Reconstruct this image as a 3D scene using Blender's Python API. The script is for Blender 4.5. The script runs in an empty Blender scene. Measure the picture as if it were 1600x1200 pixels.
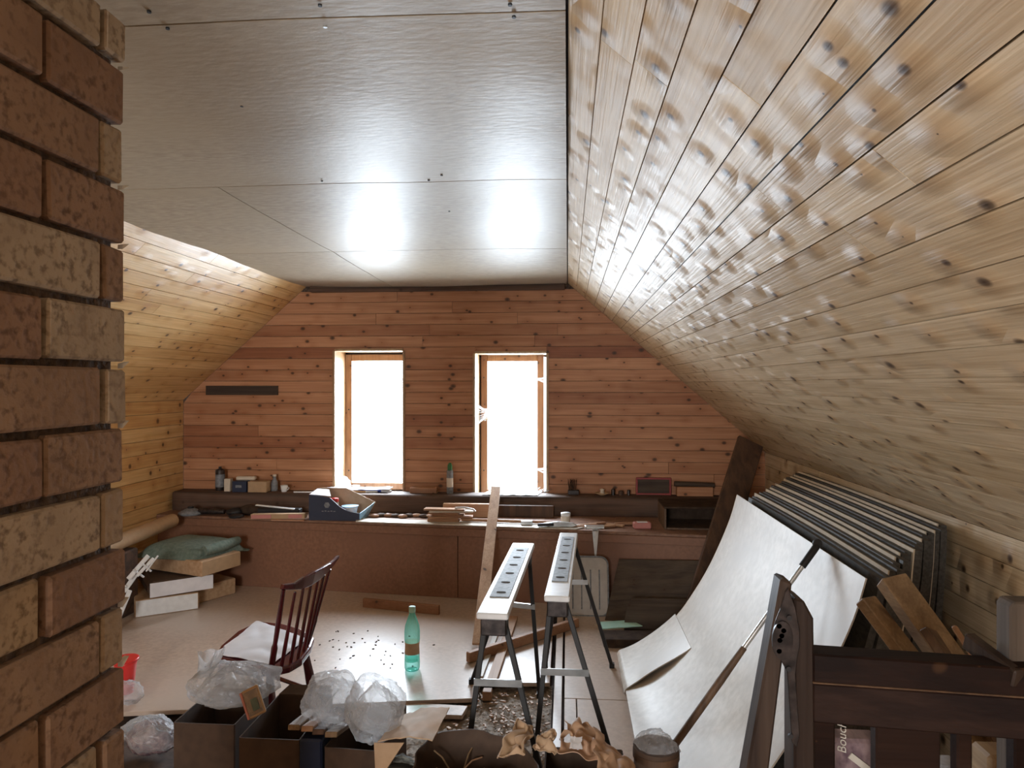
import bpy, bmesh, math, random
from mathutils import Vector, Matrix, noise
random.seed(7)
C = bpy.context.scene.collection
S = bpy.context.scene
R = math.radians

# ------------------------------------------------------------------ camera, world, lights
CAMZ, F, YAW = 1.5, 1100.0, R(4.52)
cam = bpy.data.cameras.new('camera'); camo = bpy.data.objects.new('camera', cam); C.objects.link(camo)
cam.sensor_width = 36.0; cam.lens = F / 1600 * 36.0; cam.clip_start = .05
camo.location = (0, 0, CAMZ); camo.rotation_euler = (R(90), 0, YAW)
S.camera = camo
S.view_settings.view_transform = 'Standard'; S.view_settings.look = 'None'
S.view_settings.gamma = 1.0; S.view_settings.use_curve_mapping = False
S.view_settings.exposure = 1.02
S.cycles.max_bounces = 10; S.cycles.diffuse_bounces = 6
try: S.cycles.use_denoising = True
except Exception: pass
w = bpy.data.worlds.new('sky'); S.world = w; w.use_nodes = True
bg = w.node_tree.nodes['Background']; bg.inputs[0].default_value = (.86, .93, 1, 1); bg.inputs[1].default_value = 2.6

def area(name, loc, rot, sx, sy, power, col):
    l = bpy.data.lights.new(name, 'AREA'); l.shape = 'RECTANGLE'; l.size = sx; l.size_y = sy
    l.energy = power; l.color = col
    o = bpy.data.objects.new(name, l); C.objects.link(o); o.location = loc; o.rotation_euler = rot
    return o
# daylight standing in each far window opening, then an added fill lamp behind
area('window_daylight', (-1.62, 6.02, 1.26), (R(-78), 0, 0), .62, 1.25, 66, (.76, .88, 1))
area('window_daylight', (-.44, 6.02, 1.26), (R(-78), 0, 0), .62, 1.25, 66, (.76, .88, 1))
area('rear_fill_light', (-1.0, -2.62, 1.45), (R(90), 0, 0), .9, 1.1, 68, (1, .97, .93))  # unseen fill lamp added behind the camera

def ray(px, py):
    fw = Vector((-math.sin(YAW), math.cos(YAW), 0)); rt = Vector((math.cos(YAW), math.sin(YAW), 0))
    return fw * F + rt * (px - 800) + Vector((0, 0, 1)) * (600 - py)
def P(px, py, Y):                       # point of the room seen at that place, at depth Y
    d = ray(px, py); return Vector((0, 0, CAMZ)) + d * (Y / d.y)
def Pz(px, py, z):                      # ... at height z
    d = ray(px, py); return Vector((0, 0, CAMZ)) + d * ((z - CAMZ) / d.z)
def PX(px, Y): return P(px, 600, Y).x

# ------------------------------------------------------------------ materials
def newmat(name):
    m = bpy.data.materials.new(name); m.use_nodes = True
    nt = m.node_tree; b = nt.nodes['Principled BSDF']; return m, nt, b
def N(nt, t, **k):
    n = nt.nodes.new(t)
    for a, v in k.items():
        if a.startswith('i_'):
            key = a[2:]; key = int(key) if key.isdigit() else key.replace('_', ' ')
            n.inputs[key].default_value = v
        else: setattr(n, a, v)
    return n
def ramp(nt, pts):
    r = N(nt, 'ShaderNodeValToRGB'); e = r.color_ramp.elements
    while len(e) < len(pts): e.new(.5)
    for k, (p, c) in enumerate(pts): e[k].position = p; e[k].color = (*c, 1) if len(c) == 3 else c
    return r
def mixc(nt, fac, a, b, mode='MIX'):
    m = N(nt, 'ShaderNodeMix', data_type='RGBA', blend_type=mode)
    for s, v in ((0, fac), (6, a), (7, b)):
        if hasattr(v, 'links'): nt.links.new(v, m.inputs[s])
        else: m.inputs[s].default_value = v if not isinstance(v, tuple) else (*v, 1)
    return m.outputs[2]
def coords(nt, scale, rnd=37.0):
    tc = N(nt, 'ShaderNodeTexCoord'); oi = N(nt, 'ShaderNodeObjectInfo')
    mul = N(nt, 'ShaderNodeMath', operation='MULTIPLY', i_1=rnd); nt.links.new(oi.outputs['Random'], mul.inputs[0])
    add = N(nt, 'ShaderNodeVectorMath', operation='ADD'); nt.links.new(tc.outputs['Object'], add.inputs[0]); nt.links.new(mul.outputs[0], add.inputs[1])
    mp = N(nt, 'ShaderNodeMapping'); mp.inputs['Scale'].default_value = scale
    nt.links.new(add.outputs[0], mp.inputs['Vector']); return mp.outputs[0], oi.outputs['Random'], add.outputs[0]
def stretch(axis, a, b): return tuple(a if k == axis else b for k in range(3))
def wood(name, light, dark, axis, knots=.55, rough=.4, bump=.25, tint=None, var=.35, wave=.0, kscale=(5.5, 7.5), knotcol=(.05, .025, .012), acr=None, spec=.5, fine=.25):
    m, nt, b = newmat(name); L = nt.links.new
    v, rnd, base = coords(nt, stretch(axis, .9, 22))
    n1 = N(nt, 'ShaderNodeTexNoise', i_Scale=1.0, i_Detail=3.0, i_Distortion=.6); L(v, n1.inputs['Vector'])
    mp2 = N(nt, 'ShaderNodeMapping'); mp2.inputs['Scale'].default_value = stretch(axis, 3, 160); L(base, mp2.inputs['Vector'])
    n2 = N(nt, 'ShaderNodeTexNoise', i_Scale=1.0, i_Detail=2.0); L(mp2.outputs[0], n2.inputs['Vector'])
    r1 = ramp(nt, [(.33, dark), (.62, light)]); L(n1.outputs[0], r1.inputs[0])
    r2 = ramp(nt, [(.3, (.72, .66, .6)), (.7, (1, 1, 1))]); L(n2.outputs[0], r2.inputs[0])
    col = mixc(nt, .8, r1.outputs[0], r2.outputs[0], 'MULTIPLY')
    # each board has its own tone
    r3 = ramp(nt, [(0, tint or (.62, .5, .42)), (var, (.86, .82, .78)), (1, (1.0, 1.0, 1.0))]); L(rnd, r3.inputs[0])
    col = mixc(nt, 1.0, col, r3.outputs[0], 'MULTIPLY')
    dt = N(nt, 'ShaderNodeVectorMath', operation='DOT_PRODUCT'); L(base, dt.inputs[0]); dt.inputs[1].default_value = acr or stretch(axis, 0, .75)
    sx = N(nt, 'ShaderNodeSeparateXYZ'); L(base, sx.inputs[0])
    k1 = N(nt, 'ShaderNodeMath', operation='MULTIPLY', i_1=kscale[0]); L(sx.outputs[axis], k1.inputs[0])
    k2 = N(nt, 'ShaderNodeMath', operation='MULTIPLY', i_1=kscale[1]); L(dt.outputs['Value'], k2.inputs[0])
    cx_ = N(nt, 'ShaderNodeCombineXYZ'); L(k1.outputs[0], cx_.inputs[0]); L(k2.outputs[0], cx_.inputs[1])
    vo = N(nt, 'ShaderNodeTexVoronoi', i_Scale=1.0, voronoi_dimensions='2D'); L(cx_.outputs[0], vo.inputs['Vector'])
    sep = N(nt, 'ShaderNodeSeparateColor'); L(vo.outputs['Color'], sep.inputs[0])
    size = N(nt, 'ShaderNodeMath', operation='MULTIPLY', i_1=.15 * knots / .55); L(sep.outputs[0], size.inputs[0])
    dv = N(nt, 'ShaderNodeMath', operation='DIVIDE'); L(vo.outputs['Distance'], dv.inputs[0]); L(size.outputs[0], dv.inputs[1])
    rk = ramp(nt, [(.0, (1, 1, 1)), (.55, (.75, .75, .75)), (1.0, (0, 0, 0))]); L(dv.outputs[0], rk.inputs[0])
    col = mixc(nt, rk.outputs[0], col, knotcol)
    rh = ramp(nt, [(.0, (.7, .55, .42)), (.35, (1, 1, 1))]); L(vo.outputs['Distance'], rh.inputs[0])
    col = mixc(nt, .55, col, rh.outputs[0], 'MULTIPLY')
    L(col, b.inputs['Base Color']); b.inputs['Roughness'].default_value = rough; b.inputs['Specular IOR Level'].default_value = spec
    nf = N(nt, 'ShaderNodeMath', operation='MULTIPLY', i_1=fine); L(n2.outputs[0], nf.inputs[0])
    mp4 = N(nt, 'ShaderNodeMapping'); mp4.inputs['Scale'].default_value = stretch(axis, 7, 6); L(base, mp4.inputs['Vector'])
    n4 = N(nt, 'ShaderNodeTexNoise', i_Scale=1.0, i_Detail=1.0); L(mp4.outputs[0], n4.inputs['Vector'])
    a1 = N(nt, 'ShaderNodeMath', operation='MULTIPLY_ADD', i_1=wave); L(n4.outputs[0], a1.inputs[0]); L(nf.outputs[0], a1.inputs[2])
    rw = ramp(nt, [(.0, (1, 1, 1)), (.36, (0, 0, 0))]); rw.color_ramp.interpolation = 'EASE'; L(vo.outputs['Distance'], rw.inputs[0])
    a2 = N(nt, 'ShaderNodeMath', operation='MULTIPLY_ADD', i_1=wave * .6); L(rw.outputs[0], a2.inputs[0]); L(a1.outputs[0], a2.inputs[2])
    bp = N(nt, 'ShaderNodeBump', i_Strength=bump, i_Distance=.004); L(a2.outputs[0], bp.inputs['Height']); L(bp.outputs[0], b.inputs['Normal'])
    return m
def speckle(name, c1, c2, scale=60, rough=.6, bump=.2, big=None, bigscale=3.0, metal=0, rnd=None, lo=.35, hi=.65, dist=.003, aniso=(1, 1, 1)):
    m, nt, b = newmat(name); L = nt.links.new
    v, ro, base = coords(nt, aniso)
    n1 = N(nt, 'ShaderNodeTexNoise', i_Scale=float(scale), i_Detail=4.0); L(v, n1.inputs['Vector'])
    r1 = ramp(nt, [(lo, c1), (hi, c2)]); L(n1.outputs[0], r1.inputs[0]); col = r1.outputs[0]
    if big:
        n2 = N(nt, 'ShaderNodeTexNoise', i_Scale=bigscale, i_Detail=3.0); L(v, n2.inputs['Vector'])
        r2 = ramp(nt, [(.4, (0, 0, 0)), (.7, (1, 1, 1))]); L(n2.outputs[0], r2.inputs[0])
        col = mixc(nt, r2.outputs[0], col, big)
    if rnd:
        r3 = ramp(nt, rnd); r3.color_ramp.interpolation = 'LINEAR'; L(ro, r3.inputs[0]); col = mixc(nt, 1.0, col, r3.outputs[0], 'MULTIPLY')
    L(col, b.inputs['Base Color']); b.inputs['Roughness'].default_value = rough; b.inputs['Metallic'].default_value = metal
    bp = N(nt, 'ShaderNodeBump', i_Strength=bump, i_Distance=dist); L(n1.outputs[0], bp.inputs['Height']); L(bp.outputs[0], b.inputs['Normal'])
    return m
def plain(name, c, rough=.5, metal=0): return speckle(name, tuple(x * .88 for x in c), c, 25, rough, .05, metal=metal)
def film(name, c, opac, rough=.25, em=None):
    m, nt, b = newmat(name); L = nt.links.new
    b.inputs['Base Color'].default_value = (*c, 1); b.inputs['Roughness'].default_value = rough
    b.inputs['Specular IOR Level'].default_value = .8
    tr = N(nt, 'ShaderNodeBsdfTransparent'); tl = N(nt, 'ShaderNodeBsdfTranslucent'); tl.inputs[0].default_value = (*c, 1)
    v, ro, base = coords(nt, (1, 1, 1))
    n = N(nt, 'ShaderNodeTexNoise', i_Scale=11.0, i_Detail=4.0, i_Distortion=2.2); L(v, n.inputs['Vector'])
    bp = N(nt, 'ShaderNodeBump', i_Strength=.9, i_Distance=.03); L(n.outputs[0], bp.inputs['Height']); L(bp.outputs[0], b.inputs['Normal'])
    m1 = N(nt, 'ShaderNodeMixShader', i_0=.45); L(b.outputs[0], m1.inputs[1]); L(tl.outputs[0], m1.inputs[2])
    lw = N(nt, 'ShaderNodeLayerWeight', i_Blend=.35)
    mr = N(nt, 'ShaderNodeMapRange'); L(lw.outputs['Facing'], mr.inputs[0]); mr.inputs[3].default_value = opac; mr.inputs[4].default_value = min(1, opac + .4)
    m2 = N(nt, 'ShaderNodeMixShader'); L(mr.outputs[0], m2.inputs[0]); L(tr.outputs[0], m2.inputs[1]); L(m1.outputs[0], m2.inputs[2])
    L(m2.outputs[0], nt.nodes['Material Output'].inputs[0]); return m

M = {}
M['slope'] = wood('varnished_pine', (.68, .56, .39), (.56, .44, .285), 1, rough=.47, bump=1.25, wave=2.6, tint=(.84, .8, .74), acr=(.755, 0, -.656), knots=.5, spec=.16)
M['slope_l'] = wood('golden_pine', (.82, .58, .28), (.68, .42, .17), 1, rough=.4, bump=.6, wave=1.6, tint=(.85, .76, .66), acr=(.73, 0, .68), knots=.5, spec=.5)
M['gable'] = wood('reddish_pine', (.53, .275, .15), (.41, .19, .095), 0, rough=.5, bump=.3, wave=.5, tint=(.58, .44, .38), var=.22, acr=(0, 0, 1), spec=.3)
M['greyboard'] = wood('weathered_grey_wood', (.1, .075, .055), (.05, .035, .027), 0, rough=.8, bump=.6, knots=.3)
M['reveal'] = wood('pale_pine', (.52, .38, .21), (.44, .3, .16), 2, rough=.45, knots=.3, bump=.2)
M['sash'] = wood('sash_pine', (.45, .27, .15), (.38, .21, .1), 2, rough=.4, knots=.35, bump=.15)
M['beam'] = wood('dark_beam_wood', (.13, .075, .05), (.05, .03, .022), 0, rough=.75, bump=.6, knots=.4)
M['plank'] = wood('raw_plank_wood', (.62, .43, .29), (.5, .33, .21), 1, rough=.6, knots=.3, bump=.2)
M['plankx'] = wood('raw_batten_wood', (.5, .31, .19), (.4, .22, .13), 0, rough=.6, knots=.3, bump=.2)
M['oldwood'] = wood('old_brown_wood', (.16, .095, .055), (.08, .047, .028), 2, rough=.65, knots=.4, bump=.5)
M['greypost'] = wood('grey_old_wood', (.12, .092, .07), (.06, .044, .032), 2, rough=.8, knots=.3, bump=.5)
M['oldlumber'] = wood('old_lumber_wood', (.36, .25, .14), (.22, .145, .08), 1, rough=.65, knots=.4, bump=.5)
M['rail'] = wood('dark_stained_wood', (.028, .014, .010), (.012, .006, .005), 0, rough=.6, knots=.3, bump=.4)
M['post'] = wood('dark_stained_post_wood', (.055, .037, .028), (.02, .012, .010), 2, rough=.5, knots=.3, bump=.4)
M['chair'] = wood('red_painted_wood', (.13, .012, .02), (.085, .007, .012), 2, rough=.2, spec=.8, knots=.15, bump=.15)
M['ceil'] = speckle('ceiling_fibreboard', (.30, .245, .18), (.40, .335, .25), 38, .45, .3, big=(.36, .295, .21), bigscale=1.2, dist=.004, aniso=(.6, 1.6, 1))
M['chip'] = speckle('floor_chipboard', (.40, .305, .24), (.50, .39, .315), 45, .36, .12, big=(.5, .42, .36), bigscale=1.5)
M['sheet'] = speckle('fibreboard_face', (.5, .45, .38), (.6, .55, .48), 30, .45, .12, big=(.45, .4, .34), bigscale=2.6)
M['sheet_edge'] = plain('fibreboard_edge', (.62, .53, .4), .7)
M['bitumen'] = speckle('dark_fibreboard', (.035, .032, .028), (.075, .07, .062), 30, .6, .3, aniso=(3, 1, 3))
M['dirt'] = speckle('debris', (.17, .135, .105), (.42, .36, .3), 60, .9, .8, big=(.26, .2, .15), bigscale=5, dist=.01)
M['sub'] = speckle('dusty_subfloor', (.035, .022, .016), (.08, .05, .036), 20, .9, .4)
M['bench'] = speckle('bench_panel_board', (.19, .088, .05), (.24, .115, .066), 50, .55, .1, big=(.2, .092, .053), bigscale=2)
M['bench_top'] = speckle('bench_top_board', (.16, .08, .05), (.24, .13, .08), 30, .6, .2)
M['brick'] = speckle('sand_brick', (.19, .14, .1), (.42, .335, .25), 75, .85, .6, big=(.33, .255, .19), bigscale=9, lo=.34, hi=.52, dist=.003,
                     rnd=[(0, (.66, .5, .44)), (.4, (.78, .64, .56)), (.55, (1, .95, .87)), (1, (1, 1, .97))])
M['mortar'] = speckle('mortar', (.05, .032, .022), (.14, .095, .065), 60, .95, 1.0, dist=.008)
M['lime'] = plain('pale_mortar', (.6, .54, .46), .9)
M['card'] = speckle('cardboard', (.055, .031, .019), (.078, .045, .028), 20, .75, .15)  # darkened so the colour carries the shade on the foreground boxes
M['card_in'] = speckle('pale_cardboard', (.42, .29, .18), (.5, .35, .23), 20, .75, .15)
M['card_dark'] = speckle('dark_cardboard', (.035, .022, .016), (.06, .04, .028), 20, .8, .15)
M['kraft'] = speckle('kraft_paper', (.42, .26, .17), (.52, .34, .22), 12, .6, .3, dist=.01)
M['white'] = plain('white_paint', (.72, .74, .76), .4)
M['paper'] = speckle('white_paper', (.62, .62, .66), (.74, .74, .78), 9, .6, .2)
M['steel'] = speckle('galvanised_steel', (.5, .53, .55), (.7, .73, .75), 18, .32, .05, metal=.8)
M['grey'] = speckle('grey_plate', (.13, .14, .155), (.22, .23, .25), 60, .6, .1)
M['black'] = plain('black_metal', (.012, .012, .014), .6)
M['darkiron'] = speckle('dark_iron', (.03, .026, .026), (.075, .062, .06), 40, .42, .3, metal=.7)
M['red'] = plain('red_plastic', (.65, .03, .025), .3)
M['blue'] = plain('navy_print_card', (.010, .018, .05), .5)
M['bluebright'] = plain('blue_print', (.03, .08, .5), .4)
M['lightblue'] = plain('pale_blue', (.3, .55, .8), .5)
M['green'] = plain('green_plastic', (.02, .14, .035), .4)
M['mint'] = plain('mint_paint', (.38, .62, .52), .5)
M['teal_cloth'] = speckle('green_grey_cloth', (.1, .14, .115), (.15, .19, .16), 50, .9, .3)
M['foam'] = speckle('insulation_slab', (.36, .22, .12), (.45, .3, .18), 40, .85, .2)
M['tan'] = plain('tan_card', (.42, .28, .16), .7)
M['pink'] = plain('pale_red_print', (.5, .2, .18), .5)
M['purple'] = speckle('purple_wrap', (.10, .06, .075), (.30, .21, .21), 16, .3, .3, aniso=(3, 1, 2))  # paler streaks put the film's highlights into the colour
M['film'] = film('clear_plastic_film', (.8, .82, .84), .22)
M['film2'] = film('cloudy_plastic_film', (.66, .66, .67), .27, .18)
M['web'] = film('cobweb', (.9, .92, .95), .3, .8)
M['cream'] = plain('cream_plastic', (.6, .52, .42), .4)
M['lid'] = plain('grey_translucent_plastic', (.36, .32, .28), .4)
M['redframe'] = plain('red_painted_frame', (.25, .03, .03), .5)
M['fire'] = speckle('charred_firewood', (.06, .06, .055), (.3, .31, .28), 6, .8, .8, aniso=(1.2, 14, 14), dist=.02)
# bottle and glass
m, nt, b = newmat('teal_pet'); b.inputs['Base Color'].default_value = (.3, .85, .75, 1); b.inputs['Roughness'].default_value = .08
tr = N(nt, 'ShaderNodeBsdfTransparent'); tr.inputs[0].default_value = (.66, .97, .92, 1)
lw = N(nt, 'ShaderNodeLayerWeight', i_Blend=.4); mr = N(nt, 'ShaderNodeMapRange'); mr.inputs[3].default_value = .16; mr.inputs[4].default_value = .75
nt.links.new(lw.outputs['Facing'], mr.inputs[0]); mx = N(nt, 'ShaderNodeMixShader'); nt.links.new(mr.outputs[0], mx.inputs[0])
nt.links.new(tr.outputs[0], mx.inputs[1]); nt.links.new(b.outputs[0], mx.inputs[2]); nt.links.new(mx.outputs[0], nt.nodes['Material Output'].inputs[0]); M['pet'] = m
m, nt, b = newmat('window_glass'); gl = N(nt, 'ShaderNodeBsdfGlossy'); gl.inputs['Roughness'].default_value = .03
tr = N(nt, 'ShaderNodeBsdfTransparent'); mx = N(nt, 'ShaderNodeMixShader', i_0=.05); nt.links.new(tr.outputs[0], mx.inputs[1]); nt.links.new(gl.outputs[0], mx.inputs[2])
nt.links.new(mx.outputs[0], nt.nodes['Material Output'].inputs[0]); M['glass'] = m

for k_, v_ in (('ceil', .13), ('rail', .12), ('post', .25), ('card_dark', .1), ('chip', .6), ('sheet', .4), ('brick', .2)): M[k_].node_tree.nodes['Principled BSDF'].inputs['Specular IOR Level'].default_value = v_
# ------------------------------------------------------------------ mesh helpers
class MB:
    def __init__(s): s.v = []; s.f = []; s.sm = []
    def add(s, vs, fs, smooth=False):
        k = len(s.v); s.v += [Vector(p) for p in vs]; s.f += [tuple(i + k for i in f) for f in fs]; s.sm += [smooth] * len(fs); return s
    def hexa(s, p):                                    # 4 bottom, 4 top
        return s.add(p, [(0, 3, 2, 1), (4, 5, 6, 7), (0, 1, 5, 4), (1, 2, 6, 5), (2, 3, 7, 6), (3, 0, 4, 7)])
    def box(s, c, d, rot=None):
        m = rot or Matrix.Identity(3); c = Vector(c)
        q = [(-1, -1, -1), (1, -1, -1), (1, 1, -1), (-1, 1, -1), (-1, -1, 1), (1, -1, 1), (1, 1, 1), (-1, 1, 1)]
        return s.hexa([c + m @ Vector((a * d[0] / 2, b * d[1] / 2, e * d[2] / 2)) for a, b, e in q])
    def beam(s, a, b, w, h, up=(0, 0, 1), w2=None, h2=None):
        a = Vector(a); b = Vector(b); t = (b - a).normalized(); sd = t.cross(Vector(up)).normalized(); u = sd.cross(t)
        w2 = w2 or w; h2 = h2 or h
        return s.hexa([a - sd * w / 2 - u * h / 2, a + sd * w / 2 - u * h / 2, b + sd * w2 / 2 - u * h2 / 2, b - sd * w2 / 2 - u * h2 / 2,
                       a - sd * w / 2 + u * h / 2, a + sd * w / 2 + u * h / 2, b + sd * w2 / 2 + u * h2 / 2, b - sd * w2 / 2 + u * h2 / 2])
    def tube(s, pts, r, n=10, cap=True):
        pts = [Vector(p) for p in pts]; rs = r if isinstance(r, (list, tuple)) else [r] * len(pts); vs = []; u = None
        for k, p in enumerate(pts):
            t = (pts[min(k + 1, len(pts) - 1)] - pts[max(k - 1, 0)]).normalized()
            if u is None: u = t.orthogonal().normalized()
            u = (u - t * u.dot(t)).normalized(); q = t.cross(u)
            vs += [p + (u * math.cos(2 * math.pi * j / n) + q * math.sin(2 * math.pi * j / n)) * rs[k] for j in range(n)]
        fs = [(k * n + j, k * n + (j + 1) % n, (k + 1) * n + (j + 1) % n, (k + 1) * n + j) for k in range(len(pts) - 1) for j in range(n)]
        s.add(vs, fs, True)
        if cap:
            o = len(s.v) - len(vs); s.f += [tuple(o + j for j in reversed(range(n))), tuple(o + len(vs) - n + j for j in range(n))]; s.sm += [False] * 2
        return s
    def lathe(s, prof, c=(0, 0, 0), n=20, rot=None, sq=None):
        m = rot or Matrix.Identity(3); c = Vector(c); vs = []
        for r, z in prof:
            for j in range(n):
                a = 2 * math.pi * j / n; vs.append(c + m @ Vector((r * math.cos(a), r * math.sin(a) * (sq or 1), z)))
        fs = [(k * n + j, k * n + (j + 1) % n, (k + 1) * n + (j + 1) % n, (k + 1) * n + j) for k in range(len(prof) - 1) for j in range(n)]
        s.add(vs, fs, True); o = len(s.v) - len(vs)
        if prof[0][0] > 1e-4: s.f.append(tuple(o + j for j in reversed(range(n)))); s.sm.append(False)
        if prof[-1][0] > 1e-4: s.f.append(tuple(o + len(vs) - n + j for j in range(n))); s.sm.append(False)
        return s
    def prism(s, pts, ext):
        n = len(pts); pts = [Vector(p) for p in pts]; e = Vector(ext)
        return s.add(pts + [p + e for p in pts], [tuple(range(n)), tuple(reversed(range(n, 2 * n)))] + [(j, j + n, (j + 1) % n + n, (j + 1) % n) for j in range(n)])
    def sheet(s, fn, nu, nv, th, smooth=True, mask=None):
        g = [[Vector(fn(i / nu, j / nv)) for j in range(nv + 1)] for i in range(nu + 1)]; vs = []; vb = []
        for i in range(nu + 1):
            for j in range(nv + 1):
                a = g[min(i + 1, nu)][j] - g[max(i - 1, 0)][j]; b = g[i][min(j + 1, nv)] - g[i][max(j - 1, 0)]
                nn = a.cross(b); nn = nn.normalized() if nn.length > 1e-9 else Vector((0, 0, 1))
                vs.append(g[i][j]); vb.append(g[i][j] - nn * th)
        K = len(vs); cell = {(i, j) for i in range(nu) for j in range(nv) if not mask or mask((i + .5) / nu, (j + .5) / nv)}
        q = lambda i, j: i * (nv + 1) + j
        fs = []
        for i, j in cell:
            a, b, c, d = q(i, j), q(i + 1, j), q(i + 1, j + 1), q(i, j + 1)
            fs += [(a, b, c, d), (d + K, c + K, b + K, a + K)]
            if (i, j - 1) not in cell: fs.append((a, a + K, b + K, b))
            if (i + 1, j) not in cell: fs.append((b, b + K, c + K, c))
            if (i, j + 1) not in cell: fs.append((c, c + K, d + K, d))
            if (i - 1, j) not in cell: fs.append((d, d + K, a + K, a))
        n0 = len(s.f); s.add(vs + vb, fs, smooth)
        for k_ in range(n0, len(s.f)):                               # side faces stay flat so they do not bend the shading
            f_ = s.f[k_]; lo_ = sum(1 for i_ in f_ if i_ - (len(s.v) - 2 * K) < K)
            if lo_ == 2: s.sm[k_] = False
        return s
    def build(s, name, mat, parent=None, label=None, bevel=0, kind=None, seg=1, subd=0, fix=True, cat=None, group=None, mat2=None, m2=None):
        lo = Vector([min(p[k] for p in s.v) for k in range(3)]); hi = Vector([max(p[k] for p in s.v) for k in range(3)])
        org = Vector(((lo.x + hi.x) / 2, (lo.y + hi.y) / 2, lo.z))
        me = bpy.data.meshes.new(name); me.from_pydata([p - org for p in s.v], [], s.f)
        me.polygons.foreach_set('use_smooth', s.sm); me.materials.append(mat if not isinstance(mat, str) else M[mat])
        if fix:
            bm = bmesh.new(); bm.from_mesh(me)
            bmesh.ops.delete(bm, geom=[v for v in bm.verts if not v.link_faces], context='VERTS')
            bmesh.ops.recalc_face_normals(bm, faces=bm.faces)
            ed = [e for e in bm.edges if len(e.link_faces) == 2 and e.link_faces[0].smooth != e.link_faces[1].smooth]
            if ed and not subd and not bevel: bmesh.ops.split_edges(bm, edges=ed)
            bm.to_mesh(me); bm.free()
        if mat2:
            me.materials.append(M[mat2])
            for p in me.polygons:
                if m2(p): p.material_index = 1
        me.update(); o = bpy.data.objects.new(name, me); C.objects.link(o)
        if parent is not None:
            o.parent = parent; par = parent; off = Vector((0, 0, 0))
            while par is not None: off += par.location; par = par.parent
            o.location = org - off
        else: o.location = org
        if bevel:
            md = o.modifiers.new('bevel', 'BEVEL'); md.width = bevel; md.segments = seg; md.limit_method = 'ANGLE'; md.angle_limit = R(35)
        if subd: md = o.modifiers.new('subdivision', 'SUBSURF'); md.levels = md.render_levels = subd
        if label: o['label'] = label
        if kind: o['kind'] = kind
        if cat: o['category'] = cat
        if group: o['group'] = group
        return o
def thing(name, label, cat, loc, group=None):
    o = bpy.data.objects.new(name, None); C.objects.link(o); o.empty_display_size = .1; o.location = Vector(loc)
    o['label'] = label; o['category'] = cat
    if group: o['group'] = group
    return o
def root(name, loc, kind='structure'):
    o = bpy.data.objects.new(name, None); C.objects.link(o); o.location = Vector(loc); o['kind'] = kind; return o
def nz(p, s=1.0, seed=0.0): return noise.noise(Vector(p) * s + Vector((seed, seed * 1.7, -seed)))
def rz(a): return Matrix.Rotation(a, 3, 'Z')

# ------------------------------------------------------------------ room shell
GY = 5.5; CZ = 2.285; SL = .87; KX = 1.5; KZ = CZ - SL * KX          # gable depth, ceiling, right slope, right knee wall
LX, LK, LKZ = P(480, 600, GY).x, P(287, 600, GY).x, 1.37                                     # left slope top, left knee wall
BY = -2.5
def xl(z): return LK if z < LKZ else LK + (z - LKZ) / (CZ - LKZ) * (LX - LK)
def xr(z): return KX if z < KZ else (CZ - z) / SL
# openings of the gable: x0, x1, z0, z1
W = [(P(523, 600, GY).x, P(630, 600, GY).x, P(0, 769, GY).z, P(523, 548, GY).z),
     (P(742, 600, GY).x, P(854, 600, GY).x, P(0, 771, GY).z, P(742, 552, GY).z)]
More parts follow.
